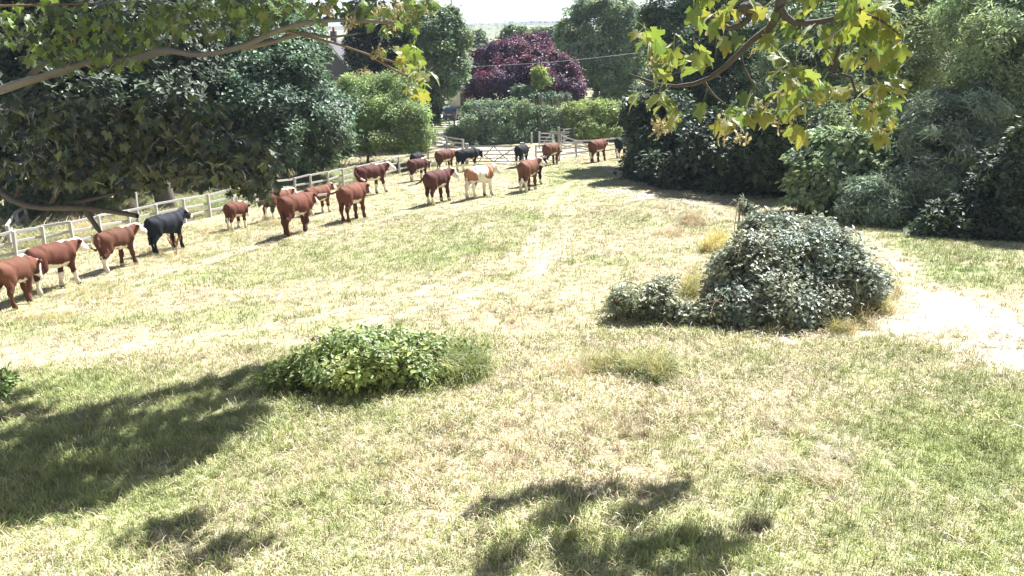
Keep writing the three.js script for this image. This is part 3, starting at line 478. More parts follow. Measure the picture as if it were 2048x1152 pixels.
// ---------------------------------------------------------------- car, house and shed beyond the hedge, wire overhead
{
  const p = land(912, 238), t = thing('parked_car', 'dark blue car parked on the drive behind the dark gate, half behind the hedge', 'car', p, -0.35);
  const paint = new THREE.MeshPhysicalMaterial({ roughness: 0.3, clearcoat: 1, clearcoatRoughness: 0.08 }); paint.color.setRGB(0.025, 0.045, 0.085);
  const glass = std(0.05, 0.09, 0.13, 0.06), tyre = std(0.02, 0.02, 0.02, 0.9), rim = std(0.5, 0.5, 0.52, 0.3, { metalness: 0.8 }), red = std(0.4, 0.02, 0.02, 0.25);
  const side = new THREE.Shape(); side.moveTo(-2.0, 0.3); side.lineTo(-2.05, 0.62); side.bezierCurveTo(-1.95, 0.86, -1.6, 0.92, -1.1, 0.98); side.bezierCurveTo(-0.7, 1.4, -0.4, 1.52, 0.2, 1.54); side.bezierCurveTo(1.0, 1.54, 1.5, 1.46, 1.72, 1.32); side.bezierCurveTo(1.95, 1.0, 2.02, 0.8, 2.05, 0.5); side.lineTo(2.0, 0.28); side.closePath();
  const g = new THREE.ExtrudeGeometry(side, { depth: 1.52, bevelEnabled: true, bevelSize: 0.1, bevelThickness: 0.12, bevelSegments: 4, curveSegments: 10 }).translate(0, 0, -0.76).rotateY(-Math.PI / 2);   // tail towards +z
  part('body', g, paint, t);
  part('rear_window', new RoundedBoxGeometry(1.25, 0.42, 0.05, 2, 0.02).rotateX(-0.42).translate(0, 1.24, 1.86), glass, t);
  for (const s of [-1, 1]) {
    part('side_window', new RoundedBoxGeometry(0.03, 0.36, 1.7, 2, 0.014).translate(s * 0.885, 1.22, 0.45), glass, t); part('tail_lamp', new RoundedBoxGeometry(0.2, 0.3, 0.06, 2, 0.02).translate(s * 0.68, 0.88, 2.09), red, t);
    for (const z of [-1.25, 1.3]) { const w = part('wheel', new THREE.CylinderGeometry(0.33, 0.33, 0.2, 20).rotateZ(Math.PI / 2).translate(s * 0.8, 0.33, z), tyre, t); part('rim', new THREE.CylinderGeometry(0.2, 0.2, 0.02, 14).rotateZ(Math.PI / 2).translate(s * 0.912, 0.33, z), rim, w); }
  }
  part('bumper', new RoundedBoxGeometry(1.7, 0.22, 0.12, 2, 0.05).translate(0, 0.45, 2.12), std(0.02, 0.02, 0.025, 0.6), t); part('number_plate', box(0.5, 0.11, 0.02, 0, 0.72, 2.16), std(0.6, 0.5, 0.1, 0.5), t);
}
const stoneWall = std(0.15, 0.14, 0.155, 0.95, { map: stonyMap.clone() }); stoneWall.map.repeat.set(0.5, 0.5);
const slate = std(0.09, 0.085, 0.1, 0.8, { map: woodMap });
{
  const apex = at(655, 84, 108), eave = at(716, 158, 108), w = eave.x - apex.x, rise = apex.y - eave.y, base = hillY(apex.x, 108);
  const t = thing('stone_house', 'grey house gable with a pale bargeboard showing between the left trees', 'house', V(apex.x, base, -108)), H = eave.y - base;
  const s = new THREE.Shape(); s.moveTo(-w + 0.25, -0.5); s.lineTo(w - 0.25, -0.5); s.lineTo(w - 0.25, H + 0.2); s.lineTo(0, H + rise - 0.1); s.lineTo(-w + 0.25, H + 0.2); s.closePath();
  part('wall', new THREE.ExtrudeGeometry(s, { depth: 8, bevelEnabled: false }).translate(0, 0, -8), stoneWall, t);
  for (const k of [-1, 1]) {
    const a = V(0, H + rise + 0.06, 0), b = V(k * w, H + 0.02, 0), mid = a.clone().add(b).multiplyScalar(0.5), ang = Math.atan2(b.y - a.y, b.x - a.x);
    const roof = part('roof', new THREE.BoxGeometry(a.distanceTo(b), 0.12, 8.5).rotateZ(ang).translate(mid.x, mid.y + 0.02, -4.0), slate, t);
    part('bargeboard', new THREE.BoxGeometry(a.distanceTo(b), 0.26, 0.05).rotateZ(ang).translate(mid.x, mid.y - 0.06, 0.29), std(0.4, 0.385, 0.4, 0.8), t);
    part('gutter', pipe(V(k * w * 1.01, H - 0.02, 0.2), V(k * w * 1.01, H - 0.02, -8.1), 0.06), darkWood, roof);
  }
  const ch = part('chimney', box(0.7, 1.5, 0.9, 0, H + rise + 0.5, -4), stoneWall, t); part('chimney_pot', new THREE.CylinderGeometry(0.13, 0.16, 0.5, 10).translate(0, H + rise + 1.5, -4), std(0.3, 0.13, 0.08), ch);
  const win = part('window', box(1.0, 1.1, 0.08, 0.9, H - 0.9, 0.02), std(0.7, 0.7, 0.7, 0.6), t); for (const k of [-1, 1]) part('pane', box(0.42, 0.96, 0.02, 0.9 + k * 0.235, H - 0.9, 0.062), std(0.03, 0.04, 0.05, 0.08), win);
}
{
  const a = at(905, 206, 112), t = thing('garden_shed', 'cream shed wall with a dark doorway between the tall tree and the hedge', 'shed', V(a.x + 0.9, a.y - 0.6, a.z)); const cream = std(0.62, 0.56, 0.42, 0.8), w = 2.4, h = 2.2;
  part('wall', box(w, h, 2.2, 0, h / 2, 0), cream, t); part('door', box(0.7, 1.8, 0.05, 0.5, 0.92, 1.12), darkWood, t); part('window_frame', box(0.6, 0.6, 0.04, -0.6, 1.3, 1.12), std(0.7, 0.68, 0.6), t);
  for (const k of [-1, 1]) part('roof', new THREE.BoxGeometry(1.5, 0.06, 2.6).rotateZ(k * -0.45).translate(k * 0.66, h + 0.3, 0), slate, t);
}
{
  const pts = [[705, 137, 107], [800, 137, 100], [865, 135, 96], [930, 134, 92], [994, 131, 88], [1070, 126.5, 85], [1139, 121, 82], [1205, 114, 79], [1271, 106, 76], [1330, 98, 73]].map((a) => at(...a));
  const t = shadows(new THREE.Mesh(new THREE.TubeGeometry(new THREE.CatmullRomCurve3(pts), 60, 0.022, 5), std(0.36, 0.38, 0.42, 0.6))); t.name = 'overhead_cable'; t.userData = { label: 'thin pale cable sagging from the house across the purple tree to the right', category: 'cable' }; scene.add(t);
}

// ---------------------------------------------------------------- foliage
function leafClump(seed, n, R0, len, wid, flat = 0.6, droop = 0.5, narrow = false) {      // n folded leaves through a small volume
  const R = rng(seed), pos = [];
  for (let i = 0; i < n; i++) {
    const d = V(R() - 0.5, (R() - 0.5) * flat, R() - 0.5).normalize().multiplyScalar(R0 * Math.cbrt(R())), yaw = R() * 6.283, l = len * (0.65 + 0.6 * R()), w = wid * (0.7 + 0.5 * R());
    const f = V(Math.cos(yaw), (R() - 0.62) * droop * 2, Math.sin(yaw)).normalize(), s = f.clone().cross(V((R() - 0.5) * 0.9, 1, (R() - 0.5) * 0.9)).normalize(), u = s.clone().cross(f);
    const a = d, b = d.clone().addScaledVector(f, l), m = d.clone().addScaledVector(f, l * 0.45), e = 0.16 * w, p = m.clone().addScaledVector(s, w / 2).addScaledVector(u, e), q = m.clone().addScaledVector(s, -w / 2).addScaledVector(u, e), r = m.clone().addScaledVector(u, -0.03 * l);
    if (narrow) pos.push(...a, ...p, ...b, ...a, ...b, ...q);
    else pos.push(...a, ...p, ...r, ...p, ...b, ...r, ...a, ...r, ...q, ...r, ...b, ...q);
  }
  const g = new THREE.BufferGeometry(); g.setAttribute('position', new THREE.Float32BufferAttribute(pos, 3)); g.computeVertexNormals(); return g;
}
// sprays of leaf clumps over the shell of a few lobes; each lobe {c, r: Vector3}. Gaps between sprays show the shaded inside
function crown(root, lobes0, opt) {
  const R0 = rng(opt.seed + 991), lobes = lobes0.slice();
  for (const l of lobes0) for (let i = 0; i < (opt.sat ?? 3); i++) { const d = V(R0() * 2 - 1, R0() * 1.5 - 0.4, R0() * 2 - 1).normalize(), k = 0.28 + 0.25 * R0(); lobes.push({ c: V(l.c.x + d.x * l.r.x * 0.85, l.c.y + d.y * l.r.y * 0.85, l.c.z + d.z * l.r.z * 0.85), r: l.r.clone().multiplyScalar(k) }); }
  const R = rng(opt.seed), list = [], c = new THREE.Color(), w = lobes.map((l) => Math.pow(l.r.x * l.r.y * l.r.z, 2 / 3)), tot = w.reduce((a, b) => a + b, 0), o = root.position, up = V(0, 1, 0);
  const per = opt.per || 12, mean = Math.cbrt(lobes.reduce((a, l) => a + l.r.x * l.r.y * l.r.z, 0) / lobes.length), sr = opt.spray ?? clamp(mean * 0.34, 0.12, 0.9), rough = opt.lump ?? 0.45;
  const put = (p, d, tone, warm) => {
    if (opt.floor) { const g = groundY(p.x, p.z) + 0.05; if (p.y < g) p.y = g + 0.4 * R() * Math.min(1, sr * 3); }
    const u = R(), t2 = tone * (u < 0.2 ? 0.45 + 0.3 * R() : u > 0.9 ? 1.35 + 0.5 * R() : 0.8 + 0.4 * R()); c.setRGB(t2 * (1 + warm * 1.6), t2 * (1 + warm * 0.4), t2 * (1 - warm));
    const lean = d.clone().lerp(up, opt.lift ?? 0.55).add(V(R() - 0.5, R() - 0.5, R() - 0.5).multiplyScalar(0.5)).normalize(), q = new THREE.Quaternion().setFromUnitVectors(up, lean).multiply(new THREE.Quaternion().setFromAxisAngle(up, R() * 6.283));
    list.push({ p: p.sub(o), q, s: (opt.size || 1) * (0.65 + 0.75 * R()), c: c.clone() });
  };
  const sprays = Math.round(opt.n / per);
  for (let i = 0; i < sprays; i++) {
    let k = 0, pick = R() * tot; while (k < lobes.length - 1 && (pick -= w[k]) > 0) k++;
    const l = lobes[k], d = V(R() * 2 - 1, R() * 2 - 1, R() * 2 - 1); if (d.lengthSq() > 1 || d.lengthSq() < 0.01) { i--; continue; } d.normalize();
    const lump = noise3(d.x * 2.3 + k * 3.1 + opt.seed, d.y * 2.3, d.z * 2.3 + 5), deep = R() < (opt.inner ?? 0.22), rr = deep ? 0.3 + 0.4 * R() : (0.8 + 0.14 * R() + (R() < 0.14 ? 0.22 * R() : 0)) * (1 + rough * 1.3 * (lump - 0.5));
    const s0 = V(l.c.x + d.x * l.r.x * rr, l.c.y + d.y * l.r.y * rr, l.c.z + d.z * l.r.z * rr);
    if (lobes.some((m, j) => j !== k && ((s0.x - m.c.x) / m.r.x) ** 2 + ((s0.y - m.c.y) / m.r.y) ** 2 + ((s0.z - m.c.z) / m.r.z) ** 2 < 0.4) && R() < 0.75) continue;
    const tone = 0.6 + 0.5 * noise3(s0.x * 0.6 + 3, s0.y * 0.6, s0.z * 0.6) + 0.45 * (R() - 0.35), warm = (opt.warm ?? 0.18) * (noise3(s0.x * 0.35, s0.y * 0.35 + 7, s0.z * 0.35) - 0.4 + 0.6 * (R() - 0.5));
    const a = d.clone().cross(up).add(V(0.01, 0, 0)).normalize(), b = a.clone().cross(d), droop = opt.droop ?? 0.25, rs = sr * (0.6 + 0.8 * R()) * (deep ? 1.3 : 1), m = Math.max(3, Math.round(per * (0.6 + 0.8 * R())));
    for (let j = 0; j < m; j++) { const g = R() * 6.283, r = Math.sqrt(R()) * rs, p = s0.clone().addScaledVector(a, Math.cos(g) * r).addScaledVector(b, Math.sin(g) * r * 0.8).addScaledVector(d, (R() - 0.5) * rs * 0.7 - 0.35 * r * r / rs); p.y -= droop * r * R(); put(p, d, tone, warm); }
  }
  return instances(opt.name || 'crown', opt.geo, opt.mat, list, root);
}
const lobesAt = (d, list) => list.map(([px, py, rx, ry, dd = 0, rz]) => { const dist = d + dd, s = scaleAt(py, dist); return { c: at(px, py, dist), r: V(rx * s, ry * s, (rz ?? (rx + ry) / 2) * s) }; });
function tree(name, label, category, x, d, lobes, opt) {           // a trunk with limbs to its lobes, and a crown
  const base = V(x, d > 78 ? hillY(x, d) + 0.68 * (x > -MX && x < MX && d < MD ? 1 : 0) : groundY(x, -d), -d), t = thing(name, label, category, base, 0, opt.group), R = rng(opt.seed + 77);
  const mid = lobes.reduce((a, l) => a.add(l.c), V(0, 0, 0)).multiplyScalar(1 / lobes.length).sub(base), h = Math.max(0.5, mid.y), r = opt.trunk || 0.25;
  if (r > 0) {
    const top = V(mid.x, h, mid.z), gs = [limb([V(0, -0.2, 0), V(top.x * 0.1 + 0.1, h * 0.35, top.z * 0.1), V(top.x * 0.6, h * 0.75, top.z * 0.6), top], r, r * 0.35, 9, 0.08, opt.seed)];
    lobes.forEach((l, i) => { const e = l.c.clone().sub(base), s = V(top.x * 0.35, h * (0.4 + 0.25 * R()), top.z * 0.35), m = s.clone().lerp(e, 0.5).add(V((R() - 0.5) * 0.6, 0.5 * R(), (R() - 0.5) * 0.6)); gs.push(limb([s, m, e, e.clone().add(V((R() - 0.5) * l.r.x, l.r.y * 0.6, (R() - 0.5) * l.r.z))], r * 0.45, r * 0.08, 6, 0.1, opt.seed + i)); });
    const tr = part('trunk', gs.shift(), opt.bark || bark, t); gs.forEach((g) => part('limb', g, opt.bark || bark, tr));
  }
  (opt.layers || [opt]).forEach((y) => crown(t, lobes, { ...opt, ...y }));
  return t;
}
const clump = { broad: leafClump(1, 13, 0.36, 0.22, 0.13), fine: leafClump(2, 18, 0.36, 0.2, 0.08, 0.8, 0.6), big: leafClump(3, 12, 0.55, 0.34, 0.2), ash: leafClump(4, 18, 0.42, 0.2, 0.066, 0.8, 1.1, true), needle: leafClump(5, 24, 0.18, 0.2, 0.032, 1.0, 0.1, true), bramble: leafClump(6, 10, 0.24, 0.16, 0.105, 0.7, 0.4), small: leafClump(7, 20, 0.22, 0.075, 0.045, 0.8, 0.5), far: leafClump(8, 9, 0.9, 0.6, 0.42) };
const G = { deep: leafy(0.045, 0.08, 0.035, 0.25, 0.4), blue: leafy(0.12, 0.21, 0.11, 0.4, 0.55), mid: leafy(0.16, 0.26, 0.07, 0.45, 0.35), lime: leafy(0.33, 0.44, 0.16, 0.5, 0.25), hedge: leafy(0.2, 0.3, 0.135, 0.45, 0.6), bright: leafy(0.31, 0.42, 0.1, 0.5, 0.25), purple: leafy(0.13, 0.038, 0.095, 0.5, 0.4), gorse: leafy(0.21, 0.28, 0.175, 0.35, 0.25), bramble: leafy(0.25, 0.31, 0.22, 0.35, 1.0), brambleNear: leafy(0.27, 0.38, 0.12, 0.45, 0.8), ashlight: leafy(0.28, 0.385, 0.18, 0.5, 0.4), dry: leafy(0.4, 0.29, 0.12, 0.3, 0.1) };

// trees and shrubs left of the pasture, behind the fence
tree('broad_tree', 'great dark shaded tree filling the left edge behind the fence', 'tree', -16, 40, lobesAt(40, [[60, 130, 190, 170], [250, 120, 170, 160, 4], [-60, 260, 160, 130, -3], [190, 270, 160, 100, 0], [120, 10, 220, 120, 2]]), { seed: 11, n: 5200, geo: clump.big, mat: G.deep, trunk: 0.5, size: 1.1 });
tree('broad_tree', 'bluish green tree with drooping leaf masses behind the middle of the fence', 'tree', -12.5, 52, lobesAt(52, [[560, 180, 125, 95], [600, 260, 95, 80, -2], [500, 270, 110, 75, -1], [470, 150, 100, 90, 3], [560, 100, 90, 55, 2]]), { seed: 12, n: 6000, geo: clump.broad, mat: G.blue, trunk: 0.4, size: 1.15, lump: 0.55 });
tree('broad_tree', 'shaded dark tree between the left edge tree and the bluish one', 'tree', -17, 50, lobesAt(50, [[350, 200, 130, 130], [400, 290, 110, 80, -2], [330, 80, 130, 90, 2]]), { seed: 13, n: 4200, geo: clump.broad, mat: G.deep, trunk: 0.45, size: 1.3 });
tree('broad_tree', 'tall dark backdrop tree rising behind the upper left branch', 'tree', -22, 68, lobesAt(68, [[480, 40, 150, 90], [300, 20, 150, 100], [590, 60, 50, 60, 2], [560, 20, 60, 40, 3]]), { seed: 14, n: 4200, geo: clump.big, mat: G.mid, trunk: 0.5, size: 1.1 });
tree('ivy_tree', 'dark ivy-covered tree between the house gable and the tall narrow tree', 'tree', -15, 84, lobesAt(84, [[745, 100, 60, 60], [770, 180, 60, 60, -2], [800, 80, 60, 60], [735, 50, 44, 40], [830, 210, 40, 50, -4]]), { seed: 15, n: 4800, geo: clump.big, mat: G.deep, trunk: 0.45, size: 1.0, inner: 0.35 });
tree('ash_tree', 'tall narrow bright green tree left of the purple tree', 'tree', -8.2, 80, lobesAt(80, [[868, 90, 52, 62], [880, 150, 48, 55, 0], [895, 60, 40, 42], [850, 50, 35, 35, 2], [905, 130, 32, 50, -1], [850, 180, 34, 30, 1], [890, 35, 22, 22]]), { seed: 16, n: 5200, geo: clump.broad, mat: G.hedge, trunk: 0.35, size: 1.15, lump: 0.5 });
tree('rounded_bush', 'big rounded yellowish green bush behind the fence near the metal gate', 'bush', -10, 60, lobesAt(60, [[755, 215, 80, 65], [800, 250, 60, 50, -1], [705, 250, 60, 50, -1], [725, 195, 60, 45, 1], [785, 200, 50, 45, 1], [830, 270, 32, 28, -2], [750, 275, 90, 30, -2]]), { seed: 17, n: 6200, geo: clump.fine, mat: G.lime, trunk: 0.12, size: 0.95, lump: 0.45, inner: 0.15, layers: [{ n: 5600 }, { n: 160, mat: G.dry, seed: 18, size: 0.6 }] });
tree('undergrowth_shrub', 'light green shrub in the gap between the bluish tree and the rounded bush', 'shrub', -13, 57, lobesAt(57, [[665, 240, 42, 50], [645, 285, 40, 25, -2], [690, 285, 25, 20]]), { seed: 19, n: 1600, geo: clump.broad, mat: G.hedge, trunk: 0.08, size: 0.9 });
{ // hedgerows and copses on the far hills
  const R = rng(600), list = [], c = new THREE.Color();
  const add = (x, d, s) => { c.setRGB(0.07 + 0.04 * R(), 0.1 + 0.04 * R(), 0.05); list.push({ p: V(x, hillY(x, d) + s * 0.4, -d), q: turnQ(R, 0.4), s: V(s * (0.8 + 0.6 * R()), s * (0.5 + 0.4 * R()), s * (0.8 + 0.5 * R())), c: c.clone() }); };
  for (let k = 0; k < 26; k++) { const d0 = 320 + 1500 * Math.pow(R(), 0.8), x0 = (R() - 0.5) * 0.32 * d0, a = R() < 0.6 ? (R() - 0.5) * 0.5 : 1.2 + R(), len = 60 + 220 * R(); for (let i = 0; i < len / 3; i++) add(x0 + Math.cos(a) * i * 3 + R() * 3, d0 + Math.sin(a) * i * 3, 2.5 + 3.5 * R()); }
  for (let k = 0; k < 16; k++) { const d0 = 170 + 900 * R(), x0 = (R() - 0.5) * 0.3 * d0; for (let i = 0; i < 40; i++) add(x0 + (R() + R() - 1) * 26, d0 + (R() + R() - 1) * 20, 4 + 5 * R()); }
  const m = instances('far_woodland', clump.far, G.mid, list); m.userData.label = 'hedgerows and copses on the hazy far hills'; m.userData.category = 'woodland';
}
// beyond the hedge
tree('copper_beech', 'rounded purple-leaved tree standing behind the hedge', 'tree', 2, 96, lobesAt(94, [[1035, 120, 62, 45], [990, 140, 55, 45], [1085, 130, 55, 40], [1030, 160, 90, 50, -2], [1125, 160, 42, 35], [960, 170, 36, 35, -1], [1060, 95, 40, 30, 1], [1145, 180, 26, 24, -2]]), { seed: 20, n: 7600, geo: clump.broad, mat: G.purple, trunk: 0.4, size: 1.15, warm: 0.5, lump: 0.5 });
tree('tall_tree', 'tall rounded blue-green tree right of the purple tree against the sky', 'tree', 9.5, 102, lobesAt(102, [[1205, 60, 75, 60], [1225, 120, 70, 60], [1180, 110, 60, 50, -1], [1215, 25, 50, 32], [1250, 50, 42, 45], [1145, 70, 35, 40, 1], [1240, 170, 60, 40, -2], [1135, 110, 28, 32, 1]]), { seed: 21, n: 7200, geo: clump.big, mat: G.ashlight, trunk: 0.45, size: 0.95, lump: 0.5 });
tree('young_tree', 'pale green treetop peeping over the purple tree', 'tree', 0.5, 128, lobesAt(128, [[1032, 78, 30, 24], [1020, 95, 30, 22], [1050, 95, 26, 20]]), { seed: 22, n: 900, geo: clump.big, mat: G.mid, trunk: 0.25, size: 1.2 });
tree('young_tree', 'small bright sapling in front of the purple tree above the hedge', 'tree', 4, 86, lobesAt(84, [[1082, 150, 17, 13], [1076, 165, 14, 12], [1092, 160, 12, 14]]), { seed: 23, n: 420, geo: clump.broad, mat: G.bright, trunk: 0.06, size: 0.95 });
tree('young_tree', 'dull blue-green shrub between the sapling and the hedge top', 'shrub', 3, 85, lobesAt(83, [[1045, 188, 20, 14], [1075, 196, 30, 13], [1110, 196, 26, 12]]), { seed: 24, n: 900, geo: clump.broad, mat: G.blue, trunk: 0.06, size: 0.9 });
[[1072, 70, 240, 26, 16], [1100, 72, 220, 20, 14], [950, 88, 180, 24, 22], [935, 110, 150, 14, 18], [1118, 60, 300, 18, 12]].forEach(([px, py, d, rx, ry], i) => { const c = at(px, py, d); tree('distant_tree', ['hazy tree just right of the purple treetop in the distance', 'darker hazy tree beside the tall tree in the distance', 'hazy tree below the hills left of the purple tree', 'low hazy tree at the edge of the narrow green tree', 'farthest hazy tree on the right below the hills'][i], 'tree', c.x, d, lobesAt(d, [[px, py, rx, ry], [px - rx * 0.6, py + ry * 0.5, rx * 0.7, ry * 0.7], [px + rx * 0.6, py + ry * 0.4, rx * 0.7, ry * 0.7], [px, py + ry, rx * 1.1, ry]]), { seed: 30 + i, n: 700, geo: clump.far, mat: i === 1 ? G.deep : G.mid, trunk: 0.3, size: 0.9 }); });
// the hedge, grown of three kinds of bush
tree('hedge', 'shaggy grey-green left part of the hedge below the purple tree', 'hedge', -2, 80, lobesAt(79, [[985, 242, 70, 40], [950, 252, 32, 32, -1], [1020, 226, 36, 26], [965, 222, 44, 22, 1], [912, 264, 18, 20], [980, 275, 75, 22, -1], [1020, 275, 40, 20, -1]]), { seed: 40, n: 5200, geo: clump.broad, mat: G.hedge, trunk: 0.08, size: 0.8, lump: 0.35, sat: 1 });
tree('hedge', 'trimmed middle part of the hedge with upright shoots along its top', 'hedge', 3.5, 80, lobesAt(79, [[1090, 240, 52, 32, 1], [1060, 265, 50, 28], [1110, 265, 50, 28], [1090, 224, 48, 12, 1]]), { seed: 41, n: 3200, geo: clump.broad, mat: G.hedge, trunk: 0.08, size: 0.75, lump: 0.25, sat: 0 });
tree('hedge', 'yellow-green leafy right part of the hedge', 'hedge', 8, 80, lobesAt(79, [[1195, 232, 60, 32], [1160, 240, 36, 32], [1240, 230, 30, 28], [1195, 260, 66, 28, -1], [1190, 212, 44, 16, 1]]), { seed: 42, n: 4000, geo: clump.broad, mat: G.bright, trunk: 0.08, size: 0.85, lump: 0.35, sat: 1 });
{ const R = rng(43), t = scene.getObjectByName('hedge_001'), gs = []; for (let i = 0; i < 60; i++) { const p = at(1042 + 100 * R(), 212 + 6 * R(), 79 + R()).sub(t.position); gs.push(limb([p, p.clone().add(V(0.05 * (R() - 0.5), 0.5, 0)), p.clone().add(V(0.2 * (R() - 0.5), 0.7 + 0.5 * R(), 0))], 0.03, 0.012, 4, 0.1, i)); } const m = part('shoots', mergeGeometries(gs), leafy(0.16, 0.16, 0.07, 0.2, 0.2), t); m.userData.kind = 'stuff'; }
// the wooded right side
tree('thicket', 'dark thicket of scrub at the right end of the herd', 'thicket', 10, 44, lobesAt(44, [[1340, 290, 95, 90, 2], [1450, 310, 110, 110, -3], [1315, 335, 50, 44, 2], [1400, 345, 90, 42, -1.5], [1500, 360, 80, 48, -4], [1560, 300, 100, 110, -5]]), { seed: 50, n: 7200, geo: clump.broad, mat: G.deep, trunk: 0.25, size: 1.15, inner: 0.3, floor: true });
tree('small_shrub', 'grey-green shrub at the left tip of the dark thicket', 'shrub', 7.4, 47, lobesAt(47, [[1295, 305, 34, 36], [1275, 275, 22, 26], [1320, 270, 30, 24, 1], [1268, 335, 20, 22]]), { seed: 51, n: 1300, geo: clump.fine, mat: G.gorse, trunk: 0.06, size: 0.85, floor: true });
tree('hawthorn_tree', 'silvery leaved tree behind the hanging sycamore leaves', 'tree', 13.5, 54, lobesAt(54, [[1390, 120, 90, 90], [1450, 40, 110, 80, 1], [1340, 60, 45, 60, 2], [1500, 160, 90, 90, -2], [1370, -20, 60, 60, 1], [1360, 200, 70, 50, -2]]), { seed: 52, n: 6400, geo: clump.fine, mat: G.blue, trunk: 0.4, size: 1.2, lump: 0.5 });
tree('hawthorn_tree', 'taller greyish tree rising to the top of the picture right of centre', 'tree', 17.5, 46, lobesAt(46, [[1640, 130, 130, 130], [1720, 40, 110, 110, 2], [1600, -20, 110, 100, 2], [1790, 130, 80, 110, -1], [1690, 230, 110, 70, -4], [1840, 200, 70, 90, 0], [1865, 10, 80, 80, 1], [1920, -30, 90, 90, 2]]), { seed: 53, n: 7600, geo: clump.fine, mat: G.ashlight, trunk: 0.45, size: 1.15, lump: 0.5 });
tree('ash_tree', 'glossy long-leaved tree in the upper right corner', 'tree', 18, 33, lobesAt(33, [[1990, 110, 75, 90], [2060, 180, 110, 130, 1], [1960, 40, 70, 80, 2], [2080, 30, 120, 120, 2], [1990, 230, 80, 80, 0]]), { seed: 54, n: 6200, geo: clump.ash, mat: G.ashlight, trunk: 0.3, size: 0.95, lump: 0.5, gap: 0.3, gapScale: 0.9 });
tree('gorse_bush', 'feathery grey-green gorse standing tall between the elder and the corner tree', 'bush', 14.2, 31.5, lobesAt(31.5, [[1880, 300, 75, 80], [1930, 250, 70, 80, 1], [1840, 370, 60, 60, -1], [1910, 380, 80, 70, -1.5], [1870, 230, 50, 50, 1.5], [1975, 330, 70, 80, 0]]), { seed: 55, n: 7000, per: 11, spray: 0.28, geo: clump.needle, mat: G.gorse, trunk: 0.1, size: 1.15, lump: 1.0, lift: 0.25, floor: true, layers: [{}, { n: 1500, geo: clump.fine, seed: 155, size: 0.9 }] });
tree('gorse_bush', 'low feathery gorse at the foot of the elder, nearest the path', 'bush', 11.4, 30.4, lobesAt(30.4, [[1745, 405, 55, 40], [1790, 420, 45, 36, -0.5], [1715, 425, 34, 24]]), { seed: 56, n: 2000, per: 8, spray: 0.26, geo: clump.needle, mat: G.gorse, trunk: 0.06, size: 1.2, lump: 0.9, lift: 0.25, floor: true, layers: [{}, { n: 600, geo: clump.fine, seed: 156, size: 0.8 }] });
tree('elder_bush', 'sunlit elder with pale shining leaves right of the thicket', 'bush', 11.5, 33.5, lobesAt(33.5, [[1700, 310, 80, 55], [1640, 340, 60, 60, 0], [1740, 360, 60, 50, -1], [1680, 380, 70, 45, -1], [1620, 390, 40, 34, -1], [1770, 300, 46, 50, 1]]), { seed: 57, n: 3600, geo: clump.bramble, mat: G.ashlight, trunk: 0.1, size: 1.25, lump: 0.5, floor: true });
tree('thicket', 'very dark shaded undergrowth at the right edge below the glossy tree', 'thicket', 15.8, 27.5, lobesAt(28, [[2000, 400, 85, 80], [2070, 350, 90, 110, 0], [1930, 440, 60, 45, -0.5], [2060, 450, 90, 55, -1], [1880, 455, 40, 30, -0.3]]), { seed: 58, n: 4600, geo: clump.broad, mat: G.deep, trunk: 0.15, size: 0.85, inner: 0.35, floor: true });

// ---------------------------------------------------------------- brambles, tussocks and weeds in the pasture
function bramble(label, lobes, base, opt) {
  const t = thing(opt.name || 'bramble_bush', label, 'bush', base, 0), R = rng(opt.seed), gs = [];
  for (let i = 0; i < (opt.canes || 26); i++) {
    const l = lobes[Math.floor(R() * lobes.length)], a = V(l.c.x + (R() - 0.5) * l.r.x * 1.2, 0, l.c.z + (R() - 0.5) * l.r.z * 1.2); a.y = groundY(a.x, a.z) - 0.03;
    const e = V(l.c.x + (R() - 0.5) * 2.1 * l.r.x, l.c.y + l.r.y * (0.5 + 0.6 * R()), l.c.z + (R() - 0.5) * 2.1 * l.r.z), f = V(e.x + (R() - 0.5) * 0.9, e.y - 0.5 * R() * l.r.y, e.z + 0.5 * R());
    gs.push(limb([a, a.clone().lerp(e, 0.6).add(V(0, 0.2, 0)), e, f].map((p) => p.sub(base)), 0.014, 0.005, 4, 0.1, i));
  }
  const s = part('canes', mergeGeometries(gs), twigMat, t); s.userData.kind = 'stuff';
  crown(t, lobes, { ...opt, floor: true, name: 'leaves' }); return t;
}
const b1 = land(740, 770), b2 = land(1580, 645);
bramble('sprawling green bramble mound with a dark hollow, nearest bush left of the middle', lobesAt(14.3, [[715, 706, 70, 42, 0.2], [790, 708, 84, 34, 0.3], [660, 720, 50, 40, 0.2], [860, 706, 56, 24, 0.5], [610, 742, 40, 24, 0], [570, 758, 36, 16, 0], [680, 752, 50, 26, -.3], [720, 735, 80, 40, -0.3], [820, 730, 60, 34, -.2], [915, 714, 36, 14, 0.6]]), b1, { seed: 70, sat: 3, n: 2500, per: 7, spray: 0.24, geo: clump.bramble, mat: G.brambleNear, size: 0.56, lump: 0.95, inner: 0.12, canes: 40, warm: 0.5, gap: 0.22, gapScale: 2.2 });
bramble('big grey-green bramble thicket beside the pale path on the right', lobesAt(18.6, [[1575, 520, 112, 74, 0.4], [1500, 545, 76, 66, 0], [1650, 560, 90, 66, 0], [1560, 590, 110, 58, -0.6], [1630, 608, 80, 38, -0.9], [1490, 615, 70, 40, -1], [1540, 462, 56, 32, 1], [1615, 470, 56, 30, 1.2], [1705, 585, 44, 40, -.2], [1452, 585, 40, 40, -.2], [1735, 575, 30, 28, 0]]), b2, { seed: 71, sat: 2, n: 8200, per: 9, spray: 0.3, geo: clump.bramble, mat: G.bramble, size: 0.57, lump: 0.5, inner: 0.1, canes: 90, warm: 0.4, gap: 0.2, gapScale: 1.6 });
